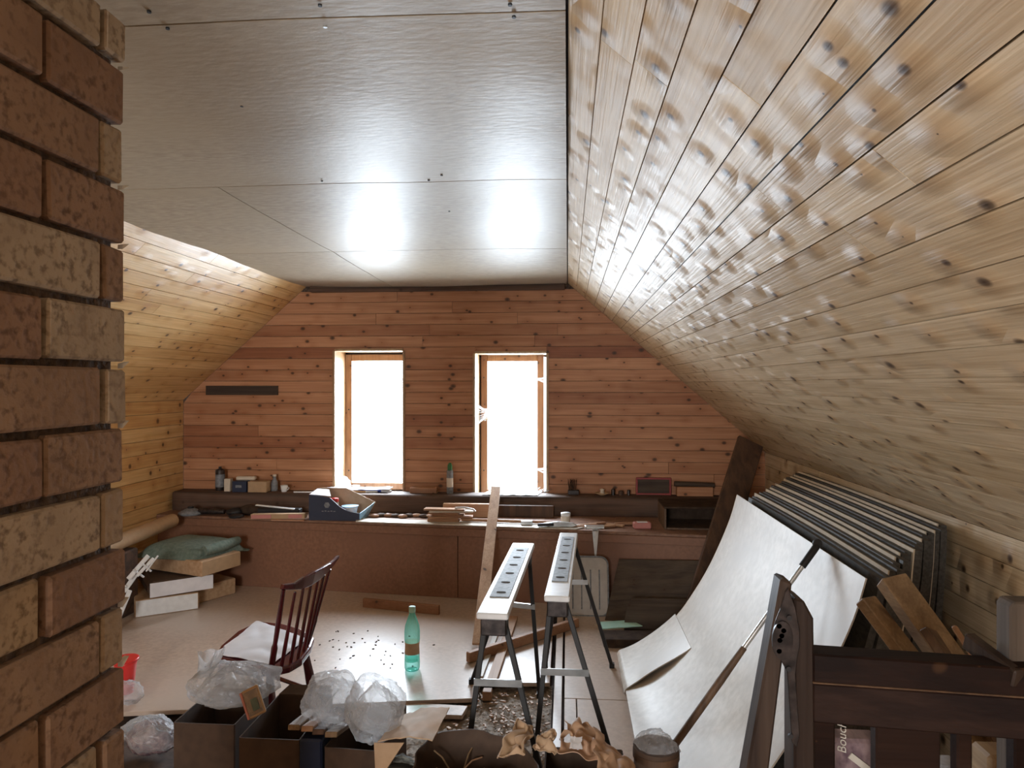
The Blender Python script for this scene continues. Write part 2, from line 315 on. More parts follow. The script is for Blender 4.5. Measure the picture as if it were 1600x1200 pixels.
# far gable: boards clipped to the outline and round the openings
wf = root('wall_far', (-.8, GY, 0))
def wall_core(parent, y0, y1, holes, mat):
    xs = sorted({LK - .05, KX + .05, *[h[0] for h in holes], *[h[1] for h in holes]}); b = MB()
    for a, c in zip(xs[:-1], xs[1:]):
        hole = next((h for h in holes if h[0] <= a and c <= h[1]), None)
        for z0, z1 in ([(0, hole[2]), (hole[3], CZ + .05)] if hole else [(0, CZ + .05)]):
            b.box(((a + c) / 2, (y0 + y1) / 2, (z0 + z1) / 2), (c - a, y1 - y0, z1 - z0))
    return b.build('wall_core', mat, parent)
wall_core(wf, GY + .022, GY + .3, W  , 'mortar')
rng = random.Random(3)
BH = .0895; row = 0; z = CZ - .045
while z > .5:
    z0, z1 = z - BH, z; zm = (z0 + z1) / 2
    spans = [(xl(zm) + .002, xr(zm) - .002, True, True)]
    for hx0, hx1, hz0, hz1 in W:
        if z1 > hz0 + .01 and z0 < hz1 - .01:
            new = []
            for a, b_, ea, eb in spans:
                if a < hx0 < b_: new += [(a, hx0, ea, False), (hx1, b_, False, eb)]
                else: new.append((a, b_, ea, eb))
            spans = new
    for hx0, hx1, hz0, hz1 in W:
        for p0, p1 in ((max(z0, hz1), z1), (z0, min(z1, hz0))):
            if z0 < hz1 - .01 and z1 > hz0 + .01 and p1 - p0 > .008:
                MB().box(((hx0 + hx1) / 2, GY + .01, (p0 + p1) / 2), (hx1 - hx0, .02, p1 - p0 - .002)).build('wall_board', 'gable', wf)
    for a, b_, ea, eb in spans:
        cuts = [a]; x = a + rng.uniform(.5, 1.9)
        while x < b_ - .35: cuts.append(x); x += rng.uniform(.8, 2.2)
        cuts.append(b_)
        for k in range(len(cuts) - 1):
            x0, x1 = cuts[k] + .0012, cuts[k + 1] - .0012
            lo0 = xl(z0 + .002) if (ea and k == 0) else x0; hi0 = xl(z1 - .002) if (ea and k == 0) else x0
            lo1 = xr(z0 + .002) if (eb and k == len(cuts) - 2) else x1; hi1 = xr(z1 - .002) if (eb and k == len(cuts) - 2) else x1
            yy = GY + rng.uniform(-.0015, .0015)
            MB().hexa([(lo0, yy, z0 + .0016), (lo1, yy, z0 + .0016), (lo1, yy + .02, z0 + .0016), (lo0, yy + .02, z0 + .0016),
                       (hi0, yy, z1 - .0016), (hi1, yy, z1 - .0016), (hi1, yy + .02, z1 - .0016), (hi0, yy + .02, z1 - .0016)]
                      ).build('wall_board', 'gable', wf)
    z -= BH
gb = P(378, 610, GY - .01)
MB().box(gb, (.6, .016, .075)).build('wall_board', 'greyboard', wf, 'short weathered grey board', bevel=.002)
MB().box(((LX + .02) / 2, GY - .03, CZ - .03), (-LX - .06, .05, .05)).build('trim_1', 'beam', None, None, .006, 'structure')

# slopes
def slope(name, top, bot, topz, botz, mat, seed, ylist, pitch=.09):
    L = math.hypot(bot - top, botz - topz); n = int(round(L / pitch)); u = Vector((bot - top, 0, botz - topz)) / L
    nrm = Vector((-u.z, 0, u.x)); nrm = nrm if nrm.z > 0 else -nrm
    rt = root(name, ((top + bot) / 2, 1.5, botz)); rg = random.Random(seed)
    c0 = Vector((top, 0, topz)) + nrm * .02 - u * .06; c1 = Vector((bot, 0, botz)) + nrm * .02 + u * .06
    MB().hexa([c0 + Vector((0, BY, 0)), c1 + Vector((0, BY, 0)), c1 + Vector((0, GY, 0)), c0 + Vector((0, GY, 0)),
               c0 + nrm * .05 + Vector((0, BY, 0)), c1 + nrm * .05 + Vector((0, BY, 0)), c1 + nrm * .05 + Vector((0, GY, 0)), c0 + nrm * .05 + Vector((0, GY, 0))]
              ).build('sheathing', 'black', rt)
    for r in range(n):
        a = u * (r * L / n + .0016) + Vector((top, 0, topz)); b = u * ((r + 1) * L / n - .0016) + Vector((top, 0, topz))
        ys = [BY] + sorted(rg.uniform(*yl) for yl in ylist) + [GY - .004]
        for y0, y1 in zip(ys[:-1], ys[1:]):
            d = nrm * rg.uniform(0, .0006); Y0 = Vector((0, y0 + .001, 0)); Y1 = Vector((0, y1 - .001, 0)); T = nrm * .018
            MB().hexa([a + d + Y0, b + d + Y0, b + d + Y1, a + d + Y1, a + d + T + Y0, b + d + T + Y0, b + d + T + Y1, a + d + T + Y1]
                      ).build('wall_board', mat, rt)
    return rt
slope('wall_right_slope', .0, KX, CZ, KZ, 'slope', 5, [(.2, 1.6), (3.0, 4.6)])
slope('wall_left_slope', LX, LK, CZ, LKZ, 'slope_l', 6, [(.2, 1.6), (2.6, 4.4)])
slope('wall_right', KX, KX + .001, KZ, 0.0, 'slope', 8, [(.6, 1.8), (3, 4.4)], .1)
slope('wall_left', LK, LK - .001, LKZ, 0.0, 'slope_l', 9, [(.6, 1.8), (3, 4.4)], .1)
wb = root('wall_back', (-.8, BY, 0)); wall_core(wb, BY - .1, BY, [(-1.45, -.55, .9, 2.0)], 'gable')  # opening here is made up to let the added fill lamp in

# ceiling sheets
ce = root('ceiling', (-1, 1.5, CZ))
MB().box((-1.02, 1.5, CZ + .05), (2.26, 8.25, .07)).build('ceiling_deck', 'black', ce)
ysm = [BY, .24, P(0, 0, 1).y * 1.469, 2.68, 4.05, GY - .01]; xsm = [LX - .02, -1.375, -.002]
for k in range(5):
    for q in range(2):
        if k < 3 and q == 1: continue
        x0, x1 = (xsm[q], xsm[q + 1]) if k >= 3 else (xsm[0], xsm[2])
        y0, y1 = ysm[k], ysm[k + 1]
        def fn(u, v, x0=x0, x1=x1, y0=y0, y1=y1, k=k, q=q):
            x = x0 + .0025 + u * (x1 - x0 - .005); wv = .006 * math.sin(x * 2.6 + 1); y = y0 + .003 + wv * (k > 0) * (1 - v) + v * (y1 - y0 - .007 + wv * (k < 4))
            sag = .011 * math.sin(math.pi * v) ** 1.3 * (.7 + .5 * nz((x, y, 0), 1.3, 3)) + .004 * nz((x * 1.3, y * 2, 0), 2, 9)
            edge = .002 * math.sin(x * 3.1)
            if k == 4: sag += .012 * v * v * 1.2 * math.sin(math.pi * min(1, max(0, (x - LX) / -LX)))
            return (x, y, CZ - .007 - sag - edge)
        MB().sheet(fn, 24, 20, -.012).build('ceiling_panel', 'ceil', ce)
for px, py in [(508, 43), (803, 28), (797, 9), (233, 20), (262, 46), (605, 189), (825, 180), (378, 167), (425, 221), (503, 284), (670, 283), (702, 331), (548, 338), (500, 10), (868, 345), (690, 275)]:
    p = Pz(px, py, CZ - .012); MB().lathe([(.0045, .0), (.0045, .004)], (p.x, p.y, p.z), 8).build('nail_head', 'steel' if px in (605, 825, 508) else 'black', ce)

# floor
fl = root('floor', (-.8, 1.5, 0))
MB().box((-.75, 1.5, -.09), (4.6, 8.1, .06)).build('subfloor', 'sub', fl)
def panel(pts, name='floor_panel', mat='chip', z=0, th=.02, lab=None, bev=.002):
    return MB().prism([(p[0], p[1], z - th) for p in pts], (0, 0, th)).build(name, mat, fl, lab, bev)
n1 = Pz(193, 1113, 0); n2 = Pz(744, 1091, 0); xA = n2.x
panel([(LK, n1.y), (n1.x, n1.y), (n2.x - .002, n2.y), (xA - .002, 5.3), (LK, 5.3)])
b1 = Pz(745, 1066, 0); b2 = Pz(859, 1067, 0)
panel([(xA + .002, b1.y), (b2.x, b2.y), (b2.x, 5.3), (xA + .002, 5.3)])
s0, s1 = Pz(863, 1140, 0).x, Pz(877, 1140, 0).x
panel([(s0, 1.5), (s1, 1.5), (s1, 5.3), (s0, 5.3)], 'floor_board', 'chip', .004)
sy = Pz(940, 1093, 0).y; c0 = s1 + .012
panel([(c0, sy + .002), (KX, sy + .002), (KX, 5.3), (c0, 5.3)]); panel([(c0 + .06, 1.2), (KX, 1.2), (KX, sy - .002), (c0 + .06, sy - .002)])
panel([(c0, 1.2), (c0 + .055, 1.2), (c0 + .055, sy - .002), (c0, sy - .002)], 'floor_board')
a, b_, c, d = Pz(600, 1094, -.01), Pz(731, 1102, -.01), Pz(722, 1117, -.01), Pz(590, 1113, -.01)
panel([a, b_, c, d], 'floor_board', 'chip', -.012, .02)
panel([(-3, -2.4), (1.4, -2.4), (1.4, 1.15), (-3, 1.15)])
def dirt(u, v):
    x = xA - .35 + u * (s0 - xA + .34); y = 2.75 + v * .9; return (x, y, -.05 + .012 * nz((x, y, 0), 14) + .012 * nz((x, y, 1), 45) - .008 * (v > .97))
MB().sheet(dirt, 60, 70, .01).build('rubble', 'dirt', fl, kind='stuff')
rg = random.Random(11); b = MB()
for k in range(220):
    x = rg.uniform(xA - .1, s0 - .02); y = rg.uniform(2.85, 3.5); b.box((x, y, -.036), (rg.uniform(.004, .03), rg.uniform(.003, .012), .006), rz(rg.uniform(0, 3)))
b.build('wood_chips', 'plank', fl, kind='stuff')
b = MB()
for k in range(48):                                               # crumbs on the panels
    p = Pz(rg.gauss(560, 60), rg.uniform(985, 1045), 0); b.box((p.x, p.y, .002), (rg.uniform(.004, .014), rg.uniform(.003, .008), .004), rz(rg.uniform(0, 3)))
b.build('crumbs', 'card_dark', fl, kind='stuff')

# windows
for k, (x0, x1, z0, z1) in enumerate(W):
    wr = root('window_%d' % (k + 1), ((x0 + x1) / 2, GY + .25, z0))
    MB().box((x0 - .006, GY + .135, (z0 + z1) / 2), (.018, .29, z1 - z0)).build('reveal_board', 'reveal', wr, bevel=.002)
    MB().box((x1 + .006, GY + .135, (z0 + z1) / 2), (.018, .29, z1 - z0)).build('reveal_board', 'reveal', wr, bevel=.002)
    MB().box(((x0 + x1) / 2, GY + .135, z1 + .006), (x1 - x0, .29, .018)).build('reveal_board', 'reveal', wr, bevel=.002)
    MB().box(((x0 + x1) / 2, GY + .125, z0 - .004), (x1 - x0, .33, .022)).build('window_sill', 'white', wr, bevel=.003)
    Y = GY + .29
    # fixed dark frame with packing foam
    fx0, fx1, fz0, fz1 = x0, x1 + .02, z0 + .008, z1
    for c, d in [((fx0 + .012, Y + .02, (fz0 + fz1) / 2), (.03, .05, fz1 - fz0)), ((fx1 - .004, Y + .02, (fz0 + fz1) / 2), (.03, .05, fz1 - fz0)),
                 (((fx0 + fx1) / 2, Y + .02, fz1 - .005), (fx1 - fx0, .05, .03)), (((fx0 + fx1) / 2, Y + .02, fz0 + .008), (fx1 - fx0, .05, .03))]:
        MB().box(c, d).build('outer_frame', 'greyboard', wr, bevel=.002)
    q = [(541, 626, 556, 757), (752, 850, 557, 765)][k]
    sx0 = P(q[0], 600, Y).x; sx1 = P(q[1] + (22 if k == 0 else 0), 600, Y).x; sz0 = P(0, q[3], Y).z; sz1 = P(0, q[2], Y).z
    t = .055
    for c, d in [((sx0 + t / 2, Y, (sz0 + sz1) / 2), (t, .05, sz1 - sz0)), ((sx1 - t / 2, Y, (sz0 + sz1) / 2), (t, .05, sz1 - sz0)),
                 (((sx0 + sx1) / 2, Y, sz1 - t / 2), (sx1 - sx0 - 2 * t, .05, t)), (((sx0 + sx1) / 2, Y, sz0 + t / 2), (sx1 - sx0 - 2 * t, .05, t))]:
        MB().box(c, d).build('sash', 'sash', wr, bevel=.004)
    MB().box(((sx0 + sx1) / 2, Y + .01, (sz0 + sz1) / 2), (sx1 - sx0 - 2 * t + .01, .004, sz1 - sz0 - 2 * t + .01)).build('pane', 'glass', wr)
    for py in ((640, 735) if k == 0 else (590, 735)):
        p = P(q[0] + 4, py, Y - .027); MB().lathe([(.006, -.003), (.006, .003)], p, 8, Matrix.Rotation(R(90), 3, 'X')).build('screw', 'black', wr)
    if k == 1:
        p = P(758, 652, Y - .03)
        hb = MB().box(p, (.018, .008, .06)).build('handle_plate', 'steel', wr, bevel=.003)
        MB().tube([p + Vector((0, -.005, -.01)), p + Vector((0, -.035, -.01)), p + Vector((.06, -.04, -.014))], .006, 8).build('handle_lever', 'steel', hb)
    def web(a, bb, c, n):
        mb = MB(); a, bb, c = Vector(a), Vector(bb), Vector(c); rg2 = random.Random(n)
        for i in range(n):
            s_ = rg2.random(); e_ = rg2.random(); p0 = a.lerp(bb, s_); p1 = c + (bb - a) * (e_ - .5) * .2; mid = (p0 + p1) / 2 - Vector((0, 0, .006))
            mb.tube([p0, mid, p1], .0012, 4, False)
        mb.build('cobweb', 'web', wr, kind='stuff')
    if k == 1:
        web(P(742, 668, GY + .1), P(742, 628, GY + .1), P(766, 643, Y - .03), 26)
        web(P(856, 600, GY + .1), P(856, 586, GY + .1), P(838, 592, Y - .03), 22)
        web(P(856, 742, GY + .1), P(856, 728, GY + .1), P(838, 733, Y - .03), 22)
    else: web(P(630, 615, GY + .03), P(630, 588, GY + .03), P(625, 600, GY + .06), 22)

# ------------------------------------------------------------------ bench, beam, shelf
def yb(x): return 4.70 + (1 - x) * .105
BX0, BX1, BT = LK, 1.12, .51
t = thing('wall_bench', 'long low brown panelled workbench built across the room under the two windows', 'bench', (-1, 5.0, 0))
xsp = [BX0, PX(715, yb(-.7)), BX1]
for k in range(2):
    a, b_ = xsp[k] + .002, xsp[k + 1] - .002
    MB().hexa([(a, yb(a), 0), (b_, yb(b_), 0), (b_, yb(b_) + .018, 0), (a, yb(a) + .018, 0), (a, yb(a), BT - .022), (b_, yb(b_), BT - .022), (b_, yb(b_) + .018, BT - .022), (a, yb(a) + .018, BT - .022)]).build('front_panel', 'bench', t, bevel=.002)
MB().hexa([(BX0, yb(BX0) + .02, 0), (BX1, yb(BX1) + .02, 0), (BX1, yb(BX1) + .03, 0), (BX0, yb(BX0) + .03, 0), (BX0, yb(BX0) + .02, BT - .03), (BX1, yb(BX1) + .02, BT - .03), (BX1, yb(BX1) + .03, BT - .03), (BX0, yb(BX0) + .03, BT - .03)]).build('light_block_panel', 'black', t)  # unseen black panel added to stop light leaking through the front seam
MB().prism([(BX0, yb(BX0) - .015, BT - .02), (BX1, yb(BX1) - .015, BT - .02), (BX1, 5.3, BT - .02), (BX0, 5.3, BT - .02)], (0, 0, .02)).build('top_board', 'bench_top', t, bevel=.004)
MB().hexa([(BX0, yb(BX0) - .012, BT - .075), (BX1, yb(BX1) - .012, BT - .075), (BX1, yb(BX1), BT - .075), (BX0, yb(BX0), BT - .075),
           (BX0, yb(BX0) - .012, BT - .021), (BX1, yb(BX1) - .012, BT - .021), (BX1, yb(BX1), BT - .021), (BX0, yb(BX0), BT - .021)]).build('edge_batten', 'bench', t, bevel=.002)
MB().prism([(x, y, BT) for x, y in [(PX(560, 5.0), yb(-1.3) - .01), (PX(900, 4.75), yb(.05) - .01), (PX(930, 4.9), 4.95), (PX(560, 5.1), 5.05)]], (0, 0, .008)).build('bench_cover_board', 'sheet', None, 'pale flat board lying along the bench edge between windows', .002, cat='board')
def beamf(u, v):
    x = LK + .02 + u * (1.34 - LK); a = v * math.pi * 2; y = 5.4 + .1 * max(-1, min(1, 1.35 * math.cos(a))); z = .575 + .078 * max(-1, min(1, 1.3 * math.sin(a)))
    return (x, y + .006 * nz((x * 2, a, 0), 2), z + .003 * nz((x * 2, a, 5), 2))
b = MB(); g = [[beamf(i / 50, j / 24) for j in range(24)] for i in range(51)]
b.add([p for r_ in g for p in r_], [(i * 24 + j, (i + 1) * 24 + j, (i + 1) * 24 + (j + 1) % 24, i * 24 + (j + 1) % 24) for i in range(50) for j in range(24)] + [tuple(range(24)), tuple(50 * 24 + j for j in range(24))], True)
b.build('wall_beam', 'beam', None, 'long dark hewn log beam under the windows behind the workbench', cat='beam')
BZ = .653                                                            # top of the beam
def B(px, Y=5.4): return Vector((PX(px, Y), Y, BZ))                   # a spot on the beam
def T(px, Y=5.0): return Vector((PX(px, Y), Y, BT))                   # a spot on the bench
def one(mb, name, mat, label, cat, bevel=0, group=None, **k): return mb.build(name, mat, None, label, bevel, cat=cat, group=group, **k)
def bx(p, w, d, h, a=0): return MB().box((p.x, p.y, p.z + h / 2), (w, d, h), rz(a))

# left group on the beam
p = B(344); t = thing('spray_can', 'dark metal can with pale band at the left end of beam', 'can', p)
MB().lathe([(.034, 0), (.036, .005), (.036, .16), (.03, .168), (.012, .175), (.012, .19)], p, 18).build('can_body', 'darkiron', t)
MB().lathe([(.0368, .03), (.0368, .13)], p, 18).build('can_label', 'grey', t, 'pale grey label')
p = B(357, 5.37); one(bx(p, .05, .05, .1), 'small_box', 'cream', 'small cream upright carton right beside the dark can', 'box', .003)
p = B(377, 5.36); t = thing('parts_box', 'dark blue printed carton between two pale cartons on beam', 'box', p)
bx(p, .115, .07, .085).build('box_body', 'blue', t, bevel=.002); MB().box((p.x - .005, p.y - .036, p.z + .045), (.05, .002, .02)).build('printed_label', 'grey', t)
p = B(405, 5.36); one(bx(p, .15, .08, .085), 'carton', 'tan', 'wide tan cardboard carton on beam beside blue carton', 'box', .003)
p = B(385, 5.39) + Vector((0, 0, .087)); one(bx(p, .15, .05, .03, .1), 'tool_roll', 'cream', 'crumpled pale packet resting on the blue carton', 'packet', .008)
p = B(429, 5.42); t = thing('small_bottle', 'small cloudy bottle with narrow neck beside white cup', 'bottle', p)
MB().lathe([(.024, 0), (.026, .01), (.026, .07), (.012, .095), (.012, .115)], p, 14).build('bottle_body', 'grey', t); MB().lathe([(.014, .115), (.014, .13)], p, 12).build('bottle_cap', 'cream', t)
p = B(444, 5.38); t = thing('cup', 'small white cup standing on beam right of tan carton', 'cup', p)
MB().lathe([(.02, 0), (.028, .05), (.026, .05), (.018, .006), (0, .006)], p, 16).build('cup_body', 'white', t); MB().tube([p + Vector((.025, 0, .04)), p + Vector((.04, 0, .03)), p + Vector((.024, 0, .012))], .003, 6).build('cup_handle', 'white', t)
# cup, bags on the sill
s_z = W[0][2] + .008
p = Vector((PX(536, 5.6), 5.6, s_z))
def blob(c, r, seed, rough=.25, n=28, mat='film', name='bag', flat=0.0, freq=2.2):
    b = MB(); vs = []
    for i in range(n + 1):
        th = math.pi * i / n
        for j in range(n * 2):
            ph = 2 * math.pi * j / (n * 2); d = Vector((math.sin(th) * math.cos(ph), math.sin(th) * math.sin(ph), math.cos(th)))
            k = 1 + rough * (1 - 2 * abs(nz(d, freq, seed))) * .9 + rough * .7 * (.5 - abs(nz(d, freq * 2.6, seed + 4))) + rough * .35 * (.5 - abs(nz(d, freq * 6, seed + 8))) - rough * .3
            q = Vector((d.x * r[0], d.y * r[1], d.z * r[2])) * k
            if q.z < -r[2] * (1 - flat): q.z = -r[2] * (1 - flat)
            vs.append(Vector(c) + q)
    m_ = n * 2
    b.add(vs, [(i * m_ + j, i * m_ + (j + 1) % m_, (i + 1) * m_ + (j + 1) % m_, (i + 1) * m_ + j) for i in range(n) for j in range(m_)], True); return b
one(blob(p + Vector((0, 0, .055)), (.055, .045, .07), 5, .3, flat=.2), 'plastic_bag', 'film2', 'small crumpled clear plastic bag on left window sill', 'bag')
p = Vector((PX(556, 5.56), 5.56, s_z)); t = thing('glass_jar', 'small white topped glass jar beside crumpled bag on left sill', 'jar', p)
MB().lathe([(.03, 0), (.033, .01), (.033, .05), (.028, .06)], p, 16).build('jar_body', 'film2', t); MB().lathe([(.03, .06), (.03, .075)], p, 16).build('jar_lid', 'white', t)
for q, (pa, pb, r_, mt, lb, nm) in enumerate([((459, 767), (545, 773), .006, 'white', 'long thin white tube lying on beam at left window', 'tube'),
        ((497, 766), (590, 772), .008, 'tan', 'thin tan rod lying just left of the left window sill', 'rod'),
        ((530, 768), (612, 771), .009, 'bluebright', 'bright blue marker stick lying under left window', 'marker')]):
    a, c = P(*pa, 5.33 + q * .035), P(*pb, 5.35 + q * .035); a.z = c.z = BZ + r_
    t = thing(nm, lb, nm, (a + c) / 2); MB().tube([a, a.lerp(c, .8)], r_, 8).build('shaft', mt, t); MB().tube([a.lerp(c, .8), c], r_ * .8, 8).build('tip', 'white', t)
p = B(560, 5.42)
one(MB().sheet(lambda u, v: (p.x - .25 + u * .5, 5.38 + v * .14, BZ + .022 + .008 * nz((u * 3, v * 3, 0), 2) + .01 * abs(u - .5)), 14, 8, .001), 'paper_sheet', 'paper', 'crinkled white paper sheet spread on beam below left window', 'paper')
p = B(800, 5.42)
one(MB().sheet(lambda u, v: (p.x - .22 + u * .42 + .03 * v, 5.33 + v * .2, BZ + .006 + .006 * nz((u * 4, v * 3, 2), 2)), 14, 8, .001), 'paper_sheet', 'paper', 'white paper lying on beam below right window', 'paper')
rg = random.Random(5)
for k in range(3):
    x = PX(835 + k * 9, 5.45); pts = [Vector((x + rg.uniform(-.05, .05), 5.42 + rg.uniform(-.04, .1), BZ + .015 + rg.uniform(.002, .03) * (j % 2))) for j in range(6)]
    one(MB().tube(pts, .0022, 5), 'wire', 'white', ['left', 'middle', 'right'][k] + ' thin white curled wire on right window ledge', 'wire', group='curled wires on the right ledge')
p = B(662, 5.4); one(bx(p, .21, .05, .045), 'wood_block', 'plankx', 'narrow brown wood block on beam between the windows', 'block', .003)
p = B(703, 5.4); t = thing('sealant_tube', 'tall pale sealant tube with green cap standing between windows', 'tube', p)
MB().lathe([(.024, 0), (.026, .004), (.026, .17), (.022, .18)], p, 18).build('tube_body', 'grey', t); MB().lathe([(.017, .18), (.019, .185), (.019, .215), (.01, .235), (0, .238)], p, 14).build('tube_cap', 'green', t)
MB().lathe([(.0266, .05), (.0266, .12)], p, 18).build('tube_label', 'cream', t)
# right group on the beam
p = B(896, 5.42); t = thing('scrub_brush', 'small dark bristle brush on beam right of right window', 'brush', p)
bx(p, .085, .05, .035).build('brush_block', 'darkiron', t, bevel=.004); b = MB()
for k in range(40): x, y = p.x + rg.uniform(-.035, .02), p.y + rg.uniform(-.02, .02); b.tube([(x, y, p.z + .033), (x + rg.uniform(-.012, .012), y, p.z + .033 + rg.uniform(.04, .09))], .0016, 4)
b.build('bristles', 'card_dark', t, kind='stuff')
p = B(941, 5.4); t = thing('saucer', 'small stoneware saucer with a knob lid on beam', 'dish', p)
MB().lathe([(.02, 0), (.055, .018), (.052, .021), (.01, .012), (0, .012)], p, 18).build('dish', 'tan', t); MB().lathe([(.02, .012), (.014, .035), (.02, .045), (0, .05)], p, 14).build('knob', 'cream', t)
for k, (px, w_, h_, mt) in enumerate([(958, .03, .05, 'darkiron'), (970, .04, .035, 'card'), (982, .025, .042, 'darkiron')]):
    p = B(px, 5.41); one(MB().lathe([(w_ / 2, 0), (w_ / 2, h_ * .8), (w_ * .3, h_)], p, 12), 'small_tin', mt, ['dark little tin nearest the saucer on beam', 'brown squat tin, middle of three beside saucer', 'dark little tin nearest the red frame'][k], 'tin')
p = B(1021, 5.45); t = thing('framed_picture', 'small red framed dark panel propped against wall on beam', 'frame', p)
for c, d in [((0, 0, .006), (.265, .02, .014)), ((0, 0, .124), (.265, .02, .014)), ((-.126, 0, .065), (.014, .02, .104)), ((.126, 0, .065), (.014, .02, .104))]:
    MB().box(p + Vector(c), d).build('frame_bar', 'redframe', t, bevel=.002)
MB().box(p + Vector((0, .004, .065)), (.24, .006, .106)).build('panel', 'greyboard', t, 'dark inset panel')
p = B(1085, 5.42); one(MB().tube([p + Vector((-.15, 0, .09)), p + Vector((.15, .01, .08))], .02, 12), 'felt_roll', 'greyboard', 'dark grey felt roll on a block at right beam end', 'roll')
one(bx(p, .27, .06, .07), 'wood_block', 'gable', 'squared brown block under the felt roll on beam', 'block', .004)
# shelf on the bench right end
x0, x1 = PX(1035, 4.95), 1.11; t = thing('bench_shelf', 'dark open shelf box on the right end of workbench', 'shelf', ((x0 + x1) / 2, 5.0, BT))
MB().box((x0 + .008, 5.03, BT + .07), (.014, .34, .14)).build('side_panel', 'oldwood', t, bevel=.002); MB().box((x1 - .008, 5.03, BT + .07), (.014, .34, .14)).build('side_panel', 'oldwood', t, bevel=.002)
MB().box(((x0 + x1) / 2, 5.2, BT + .07), (x1 - x0 - .034, .01, .138)).build('back_panel', 'card_dark', t); MB().box(((x0 + x1) / 2, 5.03, BT + .006), (x1 - x0 - .034, .34, .01)).build('shelf_board', 'oldwood', t)
MB().box(((x0 + x1) / 2, 5.03, BT + .148), (x1 - x0, .34, .014)).build('top_board', 'card_dark', t, bevel=.002)
# bench top, left to right
p = T(298, 5.12); t = thing('angle_grinder', 'old grey round headed power tool on left bench end', 'tool', p)
MB().lathe([(.0, .0), (.085, .004), (.09, .02), (.06, .035), (.03, .05), (0, .052)], p, 24).build('guard_disc', 'grey', t)
MB().lathe([(0, .05), (.022, .052), (.022, .062), (0, .063)], p, 16).build('centre_nut', 'black', t)
MB().tube([p + Vector((.07, 0, .03)), p + Vector((.16, -.01, .032)), p + Vector((.27, -.01, .028))], [.022, .026, .018], 12).build('tool_body', 'darkiron', t)
p = T(375, 5.12)
for k, (dx, dy, w_, h_, a, mt, lb) in enumerate([(-.05, .02, .12, .05, .3, 'black', 'black pouch like lump on bench behind the red striped box'), (.06, .04, .14, .07, -.2, 'card_dark', 'dark cloth covered bundle behind the white strip'), (.02, -.1, .1, .03, .1, 'black', 'small black flat object at bench edge by red striped box')]):
    one(blob(p + Vector((dx, dy, h_ / 2)), (w_ / 2, .05, h_ / 2), k + 20, .2, 14, flat=.15), 'tool_pouch', mt, lb, 'pouch')
a, c = T(400, 5.1), T(460, 5.12); one(MB().beam(a + Vector((0, 0, .085)), c + Vector((0, 0, .055)), .035, .006), 'white_strip', 'white', 'white curved plastic strip lying on dark pouches', 'strip', .001)
one(MB().box((T(433, 5.16).x, 5.17, BT + .027), (.36, .07, .05)), 'dark_case', 'black', 'long black case on bench under the white strip', 'case', .006)
a, c = T(394, 4.98), T(478, 4.98); t = thing('striped_box', 'long flat box with pale red and white stripes on bench', 'box', (a + c) / 2)
MB().beam(a + Vector((0, 0, .024)), c + Vector((0, 0, .034)), .05, .035).build('box_body', 'tan', t, bevel=.002)
for s_, e_ in [(0.01, .38), (.7, .95)]:
    q0, q1 = a.lerp(c, s_) + Vector((0, -.026, .024 + .01 * s_)), a.lerp(c, e_) + Vector((0, -.026, .024 + .01 * e_)); MB().beam(q0, q1, .003, .027).build('printed_band', 'pink', t)
one(MB().beam(T(425, 4.945) + Vector((0, 0, .006)), T(476, 4.95) + Vector((0, 0, .006)), .03, .01), 'flat_batten', 'plankx', 'thin batten under the red striped box', 'batten', .001)
# blue cut-down box
a = Vector((T(480, 4.95).x, yb(-1.6) + .01, BT)); L_ = PX(558, 4.93) - a.x; D_ = .22; H_ = .185
t = thing('blue_box', 'dark blue printed carton cut open holding a bowl on bench', 'box', a + Vector((L_ / 2, D_ / 2, 0)))
def side(y, m_, nm, inner=None):
    prof = [(0, 0), (L_, 0), (L_, .055), (L_ * .78, .07), (L_ * .62, .1), (L_ * .42, .165), (0, H_)]
    return MB().prism([(a.x + u_, y, a.z + v_) for u_, v_ in prof], (0, .004, 0)).build(nm, m_, t)
side(a.y, 'blue', 'front_panel')
MB().prism([(a.x + u_, a.y + D_, a.z + v_) for u_, v_ in [(0, 0), (L_, 0), (L_ + .06, .1), (L_ * .55, .205), (0, .205)]], (0, .004, 0)).build('back_panel', 'card_in', t)
MB().box((a.x + .002, a.y + D_ / 2 + .002, a.z + H_ / 2), (.004, D_ - .006, H_)).build('side_panel', 'blue', t)
MB().prism([(a.x + L_, a.y + .004, a.z), (a.x + L_, a.y + D_, a.z), (a.x + L_ + .05, a.y + D_, a.z + .1), (a.x + L_, a.y + .004, a.z + .055)], (.004, 0, 0)).build('side_panel', 'lightblue', t, 'pale blue end flap')
MB().box((a.x + L_ / 2, a.y + D_ / 2, a.z + .003), (L_ - .01, D_ - .01, .004)).build('base_panel', 'card_in', t)
MB().prism([(a.x, a.y + .01, a.z + H_), (a.x + .16, a.y + .01, a.z + H_ - .012), (a.x + .11, a.y + .12, a.z + H_ + .02), (a.x + .02, a.y + .12, a.z + H_ + .025)], (0, 0, .003)).build('flap', 'paper', t, 'white top flap')
rg = random.Random(9)
for k in range(5): MB().box((a.x + L_ * .3 + k * .022 - .01, a.y - .001, a.z + .067 + .002 * (k % 2)), (.014, .002, .006)).build('printed_text', 'grey', t)
MB().lathe([(.022, -.001), (.022, .001)], (a.x + L_ * .36, a.y - .001, a.z + .112), 6, Matrix.Rotation(R(90), 3, 'X')).build('printed_emblem', 'grey', t)
p = a + Vector((L_ * .42, .1, .006)); q = thing('glue_jar', 'small jar with bright red lid inside the blue carton', 'jar', p)
MB().lathe([(.03, 0), (.03, .11), (.026, .115)], p, 16).build('jar_body', 'cream', q); MB().lathe([(.03, .115), (.03, .14), (0, .142)], p, 16).build('jar_lid', 'red', q)
